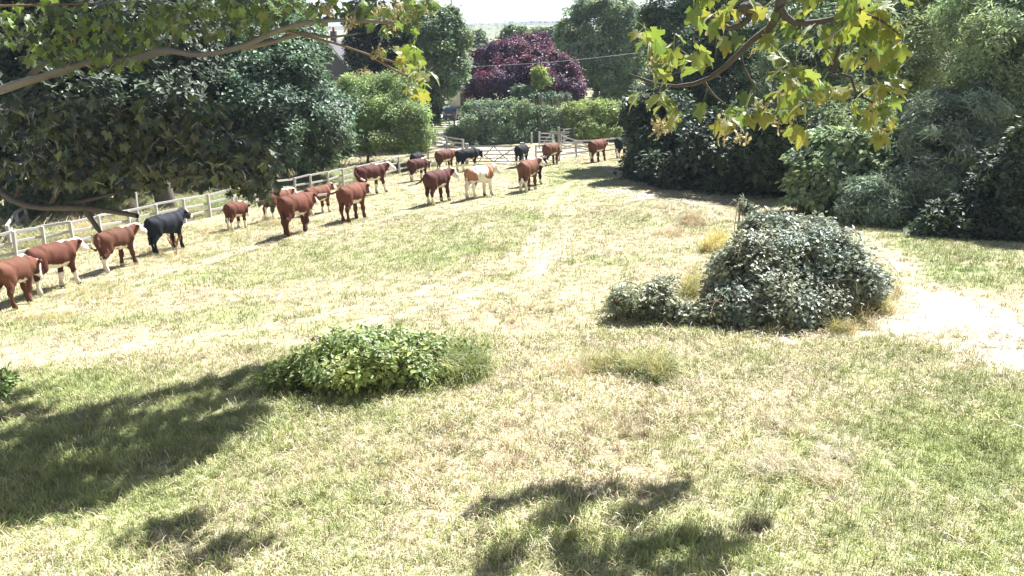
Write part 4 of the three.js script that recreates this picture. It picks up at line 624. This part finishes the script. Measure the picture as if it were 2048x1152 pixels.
bramble('low straggling bramble spur left of the big bramble thicket', lobesAt(18.2, [[1295, 600, 56, 32], [1345, 628, 46, 26, -0.3], [1390, 638, 40, 18, -0.3], [1250, 612, 36, 20, 0], [1325, 572, 24, 20, .3], [1425, 634, 44, 22, -.5]]), land(1320, 645), { seed: 72, n: 800, per: 5, spray: 0.24, geo: clump.bramble, mat: G.bramble, size: 0.56, lump: 1.1, inner: 0.2, canes: 40, warm: 0.5 });
bramble('sliver of a dark green bush at the lower left edge', lobesAt(13.5, [[-14, 768, 20, 18]]), land(-12, 785), { seed: 73, n: 110, geo: clump.bramble, mat: G.brambleNear, size: 0.6, canes: 8 });
bramble('small dark sprig of bramble on the dry bank behind the spur', lobesAt(21, [[1480, 415, 14, 12], [1500, 430, 10, 8]]), land(1485, 450), { seed: 74, n: 60, geo: clump.bramble, mat: G.bramble, size: 0.6, canes: 16, name: 'bramble_sprig' });
[[735, 720, 1.15, b1], [800, 715, 1.0, b1], [660, 740, 0.9, b1], [1580, 560, 2.1, b2], [1500, 590, 1.6, b2], [1650, 600, 1.4, b2]].forEach(([px, py, r]) => { const p = land(px, py + 30); keepOff.push([p.x, -p.z, r * 0.8]); });

const tallTuft = [tuft(91, 26, 0.75, 0.012, 0.16, 0.35, 5), tuft(92, 22, 0.62, 0.011, 0.14, 0.6, 5), tuft(93, 20, 0.5, 0.012, 0.12, 0.9, 5)];
function tussock(label, spotsPx, n, size, col, seed, name = 'grass_tussock') {
  const c0 = land(spotsPx[0][0], spotsPx[0][1]), t = thing(name, label, 'tussock', c0), R = rng(seed), list = [[], [], []], c = new THREE.Color();
  for (let i = 0; i < n; i++) {
    const s = spotsPx[Math.floor(R() * spotsPx.length)], p = land(s[0] + (R() + R() - 1) * s[2], s[1] + (R() + R() - 1) * s[3]), k = R(), a = col[Math.floor(R() * col.length)];
    c.setRGB(a[0] * (0.7 + 0.6 * k), a[1] * (0.7 + 0.6 * k), a[2] * (0.7 + 0.6 * k)); const z = size * (0.6 + 0.6 * R()) * (s[4] ?? 1);
    list[Math.floor(R() * 3)].push({ p: p.sub(c0), q: turnQ(R, 0.3), s: V(z, z, z), c: c.clone() });
  }
  list.forEach((l, i) => l.length && instances('blades', tallTuft[i], bladeMatThrough, l, t)); return t;
}
const bladeMatThrough = new THREE.MeshPhysicalMaterial({ roughness: 0.95, transmission: 0.35, thickness: 0, clearcoat: 0.25, clearcoatRoughness: 0.4, side: THREE.DoubleSide });
const YEL = [0.5, 0.42, 0.13], OLIVE = [0.3, 0.3, 0.1], GREEN = [0.17, 0.24, 0.05], STRAW = [0.56, 0.46, 0.27], RUST = [0.26, 0.12, 0.055];
tussock('tall green grass growing through the right half of the bramble mound', [[880, 752, 60, 20], [820, 772, 50, 10], [940, 748, 44, 20], [900, 735, 60, 16], [860, 760, 60, 10], [690, 788, 60, 8, 0.6]], 420, 0.95, [GREEN, GREEN, OLIVE, [0.34, 0.38, 0.1]], 81);
tussock('dense olive and straw tussock in front of the dry slope, right of the bramble mound', [[1320, 750, 46, 20], [1220, 735, 46, 16, 0.85], [1280, 740, 60, 16]], 210, 0.72, [OLIVE, OLIVE, YEL, GREEN], 82);
tussock('bright yellow grass tuft at the upper left shoulder of the big bramble', [[1432, 490, 26, 14], [1415, 500, 16, 8]], 46, 1.0, [YEL, [0.55, 0.47, 0.12]], 83);
tussock('yellow-green grass tuft in the notch between bramble and spur', [[1395, 570, 26, 20], [1375, 590, 20, 12]], 50, 0.85, [YEL, OLIVE], 84);
tussock('bright green grass tuft at the left end of the bramble spur', [[1232, 618, 18, 10]], 22, 0.8, [[0.36, 0.4, 0.1], OLIVE], 85);
tussock('golden grass fringe at the right foot of the big bramble beside the path', [[1720, 650, 40, 20], [1760, 620, 26, 14], [1680, 665, 40, 10, 0.8], [1785, 590, 14, 20, .8]], 110, 0.75, [YEL, STRAW, OLIVE], 86);
tussock('rough weeds trailing off the left end of the bramble mound', [[520, 765, 60, 14], [450, 775, 60, 12, 0.8], [570, 780, 40, 12]], 170, 0.5, [GREEN, OLIVE, GREEN], 87);
tussock('dry straw heap on the bank above the yellow tuft', [[1390, 445, 30, 14], [1340, 470, 46, 14, .7]], 80, 0.75, [STRAW, [0.45, 0.34, 0.2]], 88);
tussock('low pale straw clump on the dry slope left of the olive tussock', [[1150, 740, 60, 20, .7], [1010, 640, 80, 26, .6], [1100, 620, 80, 30, .6]], 110, 0.5, [STRAW, YEL, [0.4, 0.3, 0.17]], 89);
tussock('dry straw grass fringe between the worn path and the white fence at the left', [[180, 590, 150, 26, 1], [330, 515, 110, 18, 1], [440, 470, 70, 16, 1], [90, 640, 90, 14, 0.8], [540, 445, 40, 14, 1.1]], 420, 0.42, [STRAW, STRAW, YEL, OLIVE], 94);
tussock('pale flattened straw patch on the right of the foreground', [[1590, 850, 90, 50, 1], [1660, 930, 70, 50, 1], [1540, 930, 80, 40, .9]], 190, 0.4, [[0.66, 0.58, 0.42], STRAW, [0.7, 0.64, 0.5]], 95);
tussock('scattered straw and olive wisps in the middle of the dry foreground', [[1000, 900, 260, 90, 1], [700, 930, 200, 70, 1], [1250, 850, 160, 50, 1]], 230, 0.4, [STRAW, OLIVE, [0.66, 0.58, 0.42], [0.3, 0.2, 0.11]], 96);
{ // the dock in front of the black cow, and other dead stalks
  const dock = (px, py, h, label, seed, col) => {
    const p = land(px, py), t = thing('dock_plant', label, 'weed', p), R = rng(seed), st = [], hd = [];
    for (let i = 0; i < 7; i++) { const e = V((R() - 0.5) * h * 0.8, h * (0.6 + 0.4 * R()), (R() - 0.5) * h * 0.5), m = e.clone().multiplyScalar(0.5).add(V(0, 0.08, 0)); st.push(limb([V(0, -0.03, 0), m, e], 0.007, 0.004, 4, 0.1, i));
      for (let k = 0; k < 26; k++) { const q = m.clone().lerp(e, R()); const g = new THREE.IcosahedronGeometry(0.009 + 0.009 * R(), 0).scale(1, 1.5, 1); g.translate(q.x + (R() - 0.5) * 0.05, q.y, q.z + (R() - 0.5) * 0.05); hd.push(g); } }
    part('stalks', mergeGeometries(st), std(0.22, 0.12, 0.06), t); part('seed_heads', mergeGeometries(hd), std(...col), t);
  };
  dock(352, 511, 0.85, 'red-brown dead dock plant in front of the black cow', 1, [0.2, 0.075, 0.03]);
}
// small clods and dung
[[1262, 1040, 0.16, 'brown clod of earth in the dappled shade at the bottom centre'], [1505, 1060, 0.15, 'grey clod of earth at the right tip of the dappled shade'], [1350, 668, 0.12, 'brown clod of earth at the front foot of the bramble spur'], [1600, 672, 0.12, 'brown earth lump at the front foot of the big bramble'], [1575, 850, 0.16, 'dark clod of earth among the pale straw on the right'], [1665, 1000, 0.12, 'small dark clod near the lower right grass']].forEach(([px, py, r, label], i) => {
  const R = rng(300 + i), g = new THREE.IcosahedronGeometry(r, 3), a = g.attributes.position; for (let k = 0; k < a.count; k++) { const v = V(a.getX(k), a.getY(k), a.getZ(k)), s = 0.75 + 0.6 * noise3(v.x * 14 + i, v.y * 14, v.z * 14); a.setXYZ(k, v.x * s, v.y * s * 0.42, v.z * s); } g.computeVertexNormals();
  const m = shadows(new THREE.Mesh(g, std(0.1, 0.075, 0.05, 1))); m.name = numbered('earth_clod'); m.position.copy(land(px, py)); m.scale.setScalar(0.75); m.userData = { label, category: 'clod' }; scene.add(m);
});
// pasture grass: fine near, coarser far
console.log('near', grassField(101, { label: 'short dry and green pasture grass nearest the camera', category: 'grass' }, 6.6, 17, 400, [tuft(1, 9, 0.15, 0.0075, 0.06, 0.5), tuft(2, 8, 0.11, 0.008, 0.07, 0.8), tuft(3, 7, 0.17, 0.0085, 0.08, 1.5, 4), tuft(4, 8, 0.13, 0.008, 0.08, 1.2, 4), tuft(5, 3, 0.34, 0.0075, 0.08, 0.9, 5), tuft(6, 4, 0.4, 0.009, 0.12, 1.7, 5)], 0.95));
console.log('mid', grassField(102, { label: 'short pasture grass in the middle of the field', category: 'grass' }, 17, 36, 80, [tuft(11, 10, 0.16, 0.012, 0.14, 0.5), tuft(12, 9, 0.12, 0.013, 0.15, 0.8), tuft(13, 9, 0.17, 0.014, 0.16, 1.3, 4), tuft(14, 8, 0.15, 0.014, 0.15, 1.0, 3)], 0.8));
console.log('far', grassField(103, { label: 'short pasture grass around the herd and the far gate', category: 'grass' }, 36, 74, 22, [tuft(21, 12, 0.16, 0.024, 0.28, 0.5), tuft(22, 11, 0.13, 0.024, 0.3, 0.8), tuft(23, 11, 0.17, 0.026, 0.3, 1.2, 3), tuft(24, 10, 0.15, 0.026, 0.3, 1.0, 3)], 0.62, 1.05));
{ // tall rough weeds behind the fence
  const R = rng(104), lists = [[], [], []], c = new THREE.Color();
  for (let i = 0; i < 5200; i++) {
    const k = Math.pow(R(), 0.9) * (fenceLine.length - 1.001), a = Math.floor(k), p = fenceLine[a].clone().lerp(fenceLine[a + 1], k - a), off = 0.25 + 7.5 * R() * R() + 1.5 * R(); p.x -= off * 0.93; p.z -= off * 0.37; if (-p.z > 64) continue; p.y = groundY(p.x, p.z);
    const n = fbm(p.x * 0.4, p.z * 0.4), col = R() < n ? (R() < 0.6 ? [0.3, 0.34, 0.12] : [0.2, 0.27, 0.09]) : (R() < 0.15 ? RUST : [0.5, 0.44, 0.22]), s = (0.7 + 0.7 * R()) * (0.5 + 0.6 * Math.min(1, off / 3)); c.setRGB(...col.map((q) => q * (0.8 + 0.4 * R())));
    lists[Math.floor(R() * 3)].push({ p, q: turnQ(R, 0.3), s: V(s * 1.5, s, s * 1.5), c: c.clone() });
  }
  const root = new THREE.Group(); root.name = 'rough_grass'; root.userData = { kind: 'stuff', label: 'tall rough grass and weeds behind the left rail fence', category: 'grass' }; scene.add(root);
  lists.forEach((l, i) => instances('grass_blades', tallTuft[i], bladeMatThrough, l, root));
}
[[40, 400, 60, 40, 41], [150, 405, 70, 34, 42], [330, 365, 90, 36, 49], [480, 335, 80, 30, 54], [230, 380, 70, 36, 45], [560, 322, 50, 24, 58], [640, 306, 46, 18, 62]].forEach(([px, py, rx, ry, d], i) => tree('undergrowth_shrub', ['nettles and brambles heaped behind the fence at the left edge', 'low bramble heap behind the fence above the second cow', 'weedy shrub behind the fence right of the black cow', 'green undergrowth below the bluish tree', 'tangled shrub behind the tall grey post', 'brown-edged undergrowth left of the fence bend', 'low undergrowth left of the rounded bush'][i], 'shrub', at(px, py, d).x, d, lobesAt(d, [[px, py, rx, ry], [px + rx * 0.5, py + ry * 0.4, rx * 0.7, ry * 0.7]]), { seed: 60 + i, n: 900, geo: clump.bramble, mat: i % 3 === 1 ? G.lime : i % 3 === 2 ? G.mid : G.hedge, trunk: 0, size: 1.2, lump: 0.6, floor: true }));

// ---------------------------------------------------------------- the two sycamores that hang over the camera
function palmate(seed) {
  const R = rng(seed), O = []; const lobesA = [[0, 1.0, 0.62], [0.9, 0.9, 0.56], [-0.9, 0.9, 0.56], [1.85, 0.6, 0.5], [-1.85, 0.6, 0.5]];
  for (let i = 0; i <= 30; i++) {
    const a = lerp(-2.7, 2.7, i / 30); let r = 0.46; for (const [b, len, w] of lobesA) r = Math.max(r, len * Math.max(0, 1 - Math.pow(Math.abs(a - b) / w, 1.25) * 0.62)); r *= 0.94 + 0.12 * (i % 2) + 0.05 * (R() - 0.5); r = Math.min(r, 1.02);
    O.push([Math.cos(a) * r * 0.66 + 0.34, Math.sin(a) * r * 0.66]);
  }
  const pos = [], idx = [], bend = 0.4 + 0.9 * R(), twist = (R() - 0.5) * 1.0, put = (x, z) => { const cup = 0.28 * Math.abs(z) - bend * 0.45 * Math.max(0, x - 0.1) ** 2 + twist * z * x + 0.03 * Math.sin(9 * z + 4 * x); pos.push(x, cup, z); };
  put(0.34, 0); O.forEach(([x, z]) => put(lerp(0.34, x, 0.55), z * 0.55)); O.forEach(([x, z]) => put(x, z)); const n = O.length;
  for (let i = 0; i + 1 < n; i++) { idx.push(0, 1 + i, 2 + i, 1 + i, 1 + n + i, 2 + i, 2 + i, 1 + n + i, 2 + n + i); }
  const s = pos.length / 3; for (const [x, y, z] of [[-0.55, 0.05, 0.012], [-0.55, 0.05, -0.012], [0.34, 0.005, 0.012], [0.34, 0.005, -0.012]]) pos.push(x, y, z); idx.push(s, s + 1, s + 2, s + 1, s + 3, s + 2);
  const g = new THREE.BufferGeometry(); g.setAttribute('position', new THREE.Float32BufferAttribute(pos, 3)); const uv = []; for (let i = 0; i < pos.length; i += 3) uv.push(pos[i], pos[i + 2] + 0.5); g.setAttribute('uv', new THREE.Float32BufferAttribute(uv, 2)); g.setIndex(idx); g.computeVertexNormals(); return g;
}
const leafGeos = [1, 2, 3, 4, 5].map(palmate);
const leafMap = texture(256, 256, (i, j, c) => { const x = i / 256, z = j / 256 - 0.5; let v = 0; for (const a of [0, 0.8, -0.8, 1.6, -1.6]) { const ux = Math.cos(a), uz = Math.sin(a), dx = x - 0.3, t = dx * ux + z * uz, q = Math.abs(dx * uz - z * ux); if (t > 0) v = Math.max(v, step(0.012, 0.003, q)); } const n = fbm(x * 9, z * 9 + 40), br = step(0.62, 0.75, fbm(x * 4 + 9, z * 4 + 1)); c[0] = 0.8 + 0.2 * n + 0.25 * v + 0.15 * br; c[1] = 0.82 + 0.18 * n + 0.12 * v - 0.12 * br; c[2] = 0.75 + 0.25 * n + 0.2 * v - 0.2 * br; }, true);
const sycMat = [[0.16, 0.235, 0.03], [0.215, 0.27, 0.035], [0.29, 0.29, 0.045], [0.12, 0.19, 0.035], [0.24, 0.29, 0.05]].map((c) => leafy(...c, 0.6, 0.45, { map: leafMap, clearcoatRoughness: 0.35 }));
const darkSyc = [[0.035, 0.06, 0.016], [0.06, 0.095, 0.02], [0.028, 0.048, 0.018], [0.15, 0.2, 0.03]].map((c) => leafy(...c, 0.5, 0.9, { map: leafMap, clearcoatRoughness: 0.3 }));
const sycShade = leafy(1, 1, 1, 0.18, 0.3), sycPlain = leafy(1, 1, 1, 0.4, 0.8);
function leafPose(R, droop = 0.9, out) { const yaw = out ?? R() * 6.283; return new THREE.Quaternion().setFromAxisAngle(V(0, 1, 0), -yaw).multiply(new THREE.Quaternion().setFromAxisAngle(V(0, 0, 1), -(0.1 + droop * R()))).multiply(new THREE.Quaternion().setFromAxisAngle(V(1, 0, 0), (R() - 0.5) * 1.3)); }
function addLeaf(parent, R, p, size, mats, droop, out) { const m = part('leaf', leafGeos[Math.floor(R() * leafGeos.length)], mats[Math.floor(Math.pow(R(), 1.2) * mats.length)], parent); m.position.copy(p); m.quaternion.copy(leafPose(R, droop, out)); m.scale.setScalar(size * (0.7 + 0.5 * R())); return m; }
function seedKeys(parent, R, p) { const gs = []; for (let i = 0; i < 12; i++) { const g = new THREE.SphereGeometry(0.011, 5, 4).scale(1.2, 1, 0.7), w = new THREE.BufferGeometry(); w.setAttribute('position', new THREE.Float32BufferAttribute([0, 0, 0, 0.035, -0.012, 0.004, 0.03, 0.012, -0.004, 0.03, 0.012, -0.004, 0.035, -0.012, 0.004, 0.05, 0.006, 0], 3)); w.computeVertexNormals(); g.deleteAttribute('uv'); const k = mergeGeometries([g.toNonIndexed(), w]); k.applyQuaternion(turnQ(R, 3)); k.translate((R() - 0.5) * 0.09, -0.09 * R(), (R() - 0.5) * 0.09); gs.push(k); } const m = part('seed_cluster', mergeGeometries(gs), keyMat, parent); m.position.copy(p); m.userData.kind = 'stuff'; }
const keyMat = leafy(0.42, 0.36, 0.17, 0.35, 0.2);
function canopy(parent, lists, seed, perSpot, spread, leafSize) {      // the crown above the picture, which throws the dappled shade
  const R = rng(seed), list = [], c = new THREE.Color();
  for (const p of lists) for (let i = 0; i < perSpot; i++) { const k = R(); c.setRGB(0.08 + 0.1 * k, 0.12 + 0.1 * k, 0.025); list.push({ p: p.clone().add(V((R() + R() - 1) * spread, (R() + R() - 1) * spread, (R() + R() - 1) * spread)), q: leafPose(R, 0.8), s: leafSize * (0.7 + 0.6 * R()), c: c.clone() }); }
  return instances('upper_crown', leafGeos[0], sycShade, list, parent);
}
const sunUp = (px, py, h) => { const p = land(px, py); return p.addScaledVector(SUN, h / SUN.y); };
{ // left sycamore
  const base = onLand(-8.3, -10.2), t = thing('sycamore_tree', 'sycamore at the left edge reaching a long pale branch across the upper left', 'tree', base), R = rng(201), W = (px, py, d) => at(px, py, d).sub(base);
  const trunk = part('trunk', limb([V(0, -0.2, 0), V(0.3, 2.6, 0.1), V(1.2, 5.2, 0.3), V(2.15, 7.2, 0.4), V(2.9, 9.5, 0.2), V(3.2, 11.5, -0.3)], 0.42, 0.16, 12, 0.05, 5), bark, t);
  const main = part('branch', limb([V(1.0, 4.9, 0.3), W(-60, 205, 9.8), W(30, 170, 9.5), W(110, 146, 9.3), W(180, 124, 9.2), W(255, 122, 9.1), W(330, 102, 9), W(400, 110, 8.8), W(480, 94, 8.7), W(560, 60, 8.5), W(640, 42, 8.3), W(760, 44, 8.1), W(800, 48, 8)], 0.062, 0.014, 9, 0.22, 6), paleBark, t);
  const side = [[[480, 96, 8.7], [540, 85, 8.8], [600, 68, 8.9], [660, 74, 9], [720, 66, 9.1]], [[60, 150, 9.5], [110, 115, 9.7], [200, 108, 9.9], [270, 102, 10], [330, 60, 10.2]], [[335, 100, 9], [350, 60, 9.1], [340, 10, 9.2]], [[140, 130, 9.2], [150, 80, 9.1], [138, 30, 9]], [[520, 78, 8.6], [530, 40, 8.7], [520, 0, 8.8]], [[560, 60, 8.5], [680, 90, 8.3], [740, 110, 8.2], [790, 125, 8.1]], [[740, 110, 8.2], [780, 135, 8.1], [820, 155, 8]], [[0, 12, 9.4], [160, 8, 9.5], [330, 4, 9.7]]];
  side.forEach((s, i) => part('twig', limb(s.map((a) => W(...a)), i < 2 ? 0.032 : 0.014, 0.008, 6, 0.15, 20 + i), i < 2 ? paleBark : twigMat, main));
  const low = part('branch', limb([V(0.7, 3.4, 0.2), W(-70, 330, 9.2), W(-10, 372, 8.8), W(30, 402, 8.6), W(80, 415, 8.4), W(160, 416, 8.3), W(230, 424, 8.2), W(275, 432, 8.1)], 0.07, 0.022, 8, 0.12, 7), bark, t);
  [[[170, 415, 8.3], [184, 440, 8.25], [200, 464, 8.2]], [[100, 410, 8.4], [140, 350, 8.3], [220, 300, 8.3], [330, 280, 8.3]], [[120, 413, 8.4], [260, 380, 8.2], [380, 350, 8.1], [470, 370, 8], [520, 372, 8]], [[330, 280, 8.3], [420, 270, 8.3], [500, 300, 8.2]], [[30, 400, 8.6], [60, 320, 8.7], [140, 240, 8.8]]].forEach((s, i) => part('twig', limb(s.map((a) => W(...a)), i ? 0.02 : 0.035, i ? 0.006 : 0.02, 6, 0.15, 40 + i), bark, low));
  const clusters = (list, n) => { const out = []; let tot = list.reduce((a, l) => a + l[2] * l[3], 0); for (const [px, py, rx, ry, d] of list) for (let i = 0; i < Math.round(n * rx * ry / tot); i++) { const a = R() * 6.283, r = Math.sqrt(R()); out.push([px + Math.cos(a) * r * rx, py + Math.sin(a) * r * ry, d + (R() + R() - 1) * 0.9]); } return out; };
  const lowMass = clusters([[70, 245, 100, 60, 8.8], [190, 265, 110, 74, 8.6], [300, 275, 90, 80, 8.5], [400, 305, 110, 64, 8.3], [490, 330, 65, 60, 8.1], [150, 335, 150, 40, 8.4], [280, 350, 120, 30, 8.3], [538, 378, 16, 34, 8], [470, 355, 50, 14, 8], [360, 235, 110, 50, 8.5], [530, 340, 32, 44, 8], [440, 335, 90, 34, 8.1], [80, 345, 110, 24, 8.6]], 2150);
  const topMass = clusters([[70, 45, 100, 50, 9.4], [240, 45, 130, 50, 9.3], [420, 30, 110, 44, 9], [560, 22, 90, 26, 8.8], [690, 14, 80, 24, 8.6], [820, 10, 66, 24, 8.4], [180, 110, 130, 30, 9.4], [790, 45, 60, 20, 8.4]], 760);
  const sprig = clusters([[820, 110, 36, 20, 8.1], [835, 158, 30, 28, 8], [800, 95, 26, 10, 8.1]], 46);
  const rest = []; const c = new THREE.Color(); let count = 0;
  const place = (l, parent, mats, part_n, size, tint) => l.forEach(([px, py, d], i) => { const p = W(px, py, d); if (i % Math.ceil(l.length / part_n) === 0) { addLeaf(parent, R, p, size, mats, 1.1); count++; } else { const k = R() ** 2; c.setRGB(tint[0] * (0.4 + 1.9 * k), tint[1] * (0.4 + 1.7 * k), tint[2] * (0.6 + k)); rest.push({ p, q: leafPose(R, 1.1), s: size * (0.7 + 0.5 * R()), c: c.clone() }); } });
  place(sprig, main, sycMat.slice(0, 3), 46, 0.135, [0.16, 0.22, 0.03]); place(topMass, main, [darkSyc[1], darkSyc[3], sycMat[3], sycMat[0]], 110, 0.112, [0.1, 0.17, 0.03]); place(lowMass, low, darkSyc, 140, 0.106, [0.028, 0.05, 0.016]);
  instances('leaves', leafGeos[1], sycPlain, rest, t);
  [[765, 18], [800, 10], [840, 8], [780, 40], [815, 28], [700, 30], [760, 100], [655, 12]].forEach(([px, py]) => { for (let i = 0; i < 2; i++) seedKeys(main, R, W(px + 14 * (R() - 0.5), py + 14 * (R() - 0.5), 8.1)); });
  const shade = [[30, 830], [90, 850], [160, 835], [230, 815], [300, 800], [370, 785], [440, 770], [500, 752], [60, 900], [140, 905], [220, 895], [300, 880], [380, 862], [440, 845], [490, 830], [30, 955], [100, 955], [180, 940], [260, 925], [330, 905], [20, 1010], [70, 1005], [10, 880], [-60, 930], [-60, 850], [-120, 900], [-80, 1000], [-140, 960], [120, 985], [120, 870], [250, 850], [400, 815], [20, 800], [470, 795], [510, 752], [540, 742], [350, 925], [200, 1000], [100, 1020], [10, 1035], [280, 955], [390, 895], [440, 870], [150, 870], [330, 840], [20, 930], [60, 980]];
  shade.push([330, 1070], [430, 1110]); const up = shade.map(([a, b], i) => sunUp(a, b, 7.6 + 1.6 * hash(i, 5)).sub(base));
  canopy(t, up, 9, 110, 0.46, 0.2);
  const over = clusters([[200, 270, 200, 100, 8.5], [400, 320, 140, 80, 8.2], [100, 330, 160, 60, 8.5]], 90).map((q) => W(...q).addScaledVector(SUN, 4 + 2 * R())); canopy(t, over, 10, 70, 0.5, 0.2);
  for (let i = 0; i < 9; i++) { const e = up[i * 4 % up.length]; part('limb', limb([V(2.3, 7.4, 0.4), V(2.3, 7.6, 0.4).lerp(e, 0.45).add(V(0, 0.5, 0)), e], 0.1, 0.02, 6, 0.1, 60 + i), bark, trunk); }
}
{ // right sycamore: a spray of big backlit leaves
  const base = onLand(4.6, -4.2), t = thing('sycamore_tree', 'sycamore spray of large backlit yellow-green leaves hanging at the upper right', 'tree', base), R = rng(202), W = (px, py, d) => at(px, py, d).sub(base);
  const trunk = part('trunk', limb([V(0, -0.3, 0), V(0.1, 2.5, -0.1), V(-0.3, 5, -0.6), V(-0.9, 7.5, -1.2)], 0.36, 0.16, 12, 0.05, 5), bark, t);
  const br = (pts, r0, r1, parent, k, mat = bark, name = 'twig') => part(name, limb(pts.map((a) => W(...a)), r0, r1, 7, 0.16, k), mat, parent);
  const main = br([[1700, -420, 5.6], [1590, -120, 5.9], [1562, 0, 6], [1545, 50, 6.1], [1500, 85, 6.2], [1455, 130, 6.3], [1405, 163, 6.4], [1340, 172, 6.5], [1290, 160, 6.6], [1258, 148, 6.7]], 0.06, 0.007, t, 1, bark, 'branch');
  br([[1560, 15, 6], [1580, 42, 6], [1625, 46, 5.95], [1690, 30, 5.9], [1740, 10, 5.9]], 0.03, 0.01, main, 2); br([[1505, 20, 6.2], [1495, 40, 6.2], [1460, 56, 6.25], [1425, 34, 6.3], [1408, 24, 6.3]], 0.03, 0.012, main, 3); br([[1412, 26, 6.3], [1428, 60, 6.35], [1432, 100, 6.4], [1428, 125, 6.4]], 0.013, 0.006, main, 4);
  br([[1690, 30, 5.9], [1682, 80, 5.95], [1668, 130, 6], [1662, 150, 6], [1700, 152, 6], [1712, 185, 6], [1745, 205, 6]], 0.018, 0.006, main, 5); br([[1408, 163, 6.4], [1425, 188, 6.4], [1455, 212, 6.4]], 0.014, 0.005, main, 6); br([[1482, 110, 6.3], [1490, 140, 6.3], [1512, 175, 6.3], [1530, 195, 6.3]], 0.009, 0.005, main, 7); br([[1322, 172, 6.5], [1310, 190, 6.5], [1296, 214, 6.5]], 0.009, 0.005, main, 8); br([[1425, 120, 6.4], [1380, 140, 6.4], [1335, 150, 6.45]], 0.008, 0.005, main, 9); br([[1700, 20, 5.9], [1760, 40, 5.9], [1800, 70, 5.9]], 0.012, 0.006, main, 10);
  part('knot', new THREE.IcosahedronGeometry(0.055, 2).scale(1.5, 0.8, 1).translate(...W(1500, 16, 6.2)), bark, main);
  const sp = [[1290, 62, 3], [1305, 75, 4], [1345, 95, 4], [1335, 115, 4], [1360, 112, 3], [1328, 128, 2], [1400, 20, 3], [1440, 30, 4], [1455, 15, 4], [1470, 70, 2], [1400, 95, 3], [1390, 130, 3], [1450, 70, 2], [1545, 65, 5], [1530, 20, 3], [1585, 55, 5], [1600, 80, 4], [1610, 20, 5], [1640, 60, 5], [1680, 55, 5], [1700, 15, 5], [1725, 45, 5], [1745, 20, 6], [1780, 15, 4], [1790, 55, 5], [1765, 75, 3], [1660, 95, 4], [1690, 100, 4], [1745, 100, 5], [1760, 115, 3], [1800, 95, 4], [1805, 115, 3], [1570, 130, 5], [1590, 150, 4], [1560, 145, 4], [1620, 140, 4], [1655, 170, 4], [1650, 185, 2], [1570, 180, 5], [1600, 175, 3], [1610, 195, 3], [1580, 205, 3], [1725, 165, 4], [1775, 155, 4], [1795, 160, 3], [1760, 180, 5], [1775, 200, 4], [1785, 215, 3], [1780, 235, 2], [1770, 268, 3], [1735, 222, 3], [1698, 200, 1], [1480, 215, 5], [1495, 230, 3], [1455, 235, 3], [1510, 220, 3], [1560, 230, 3], [1595, 245, 3], [1330, 200, 4], [1318, 190, 2], [1345, 222, 4], [1280, 182, 2], [1300, 145, 2], [1410, 190, 1], [1500, 185, 3], [1540, 100, 3], [1350, 60, 1], [1620, -20, 6], [1720, -20, 6], [1800, -10, 4], [1500, -20, 5], [1420, -15, 4]];
  sp.forEach(([px, py, n]) => { const p = W(px, py, 6 + 0.5 * (R() - 0.5)); for (let i = 0; i < n; i++) { const k = R(); addLeaf(main, R, p.clone().add(V((R() - 0.5) * 0.1, (R() - 0.5) * 0.08, (R() - 0.5) * 0.16)), 0.14, sycMat, 1.2); } });
  [[1308, 112], [1318, 106], [1320, 232], [1310, 245], [1332, 240], [1450, 238], [1470, 242], [1485, 262], [1448, 260], [1745, 205], [1752, 190], [1765, 240], [1565, 240], [1550, 215], [1405, 32], [1570, 185], [1525, 200]].forEach(([px, py]) => seedKeys(main, R, W(px, py, 6.2)));
  const shade = [[960, 1022], [1000, 1008], [1050, 1000], [1100, 990], [1160, 1000], [1220, 985], [1300, 985], [1340, 985], [1330, 1005], [1280, 1030], [1260, 1040], [1090, 1050], [1120, 1040], [1130, 1095], [1140, 1125], [1150, 1150], [1240, 1115], [1270, 1125], [1300, 1100], [1370, 1085], [1400, 1110], [1450, 1095], [1500, 1060], [1420, 1150], [1330, 1155], [1210, 1165], [1000, 1130], [980, 1160], [1130, 1010]];
  const up = shade.map(([a, b], i) => sunUp(a, b, 6.7 + 1.4 * hash(i, 8)).sub(base)); canopy(t, up, 19, 46, 0.22, 0.17);
  for (let i = 0; i < 6; i++) { const e = up[i * 5 % up.length]; part('limb', limb([V(-0.5, 5.6, -0.8), V(-0.5, 6.5, -0.8).lerp(e, 0.5).add(V(0, 0.4, 0)), e], 0.09, 0.015, 6, 0.1, 70 + i), bark, trunk); }
}
renderer.render(scene, camera);
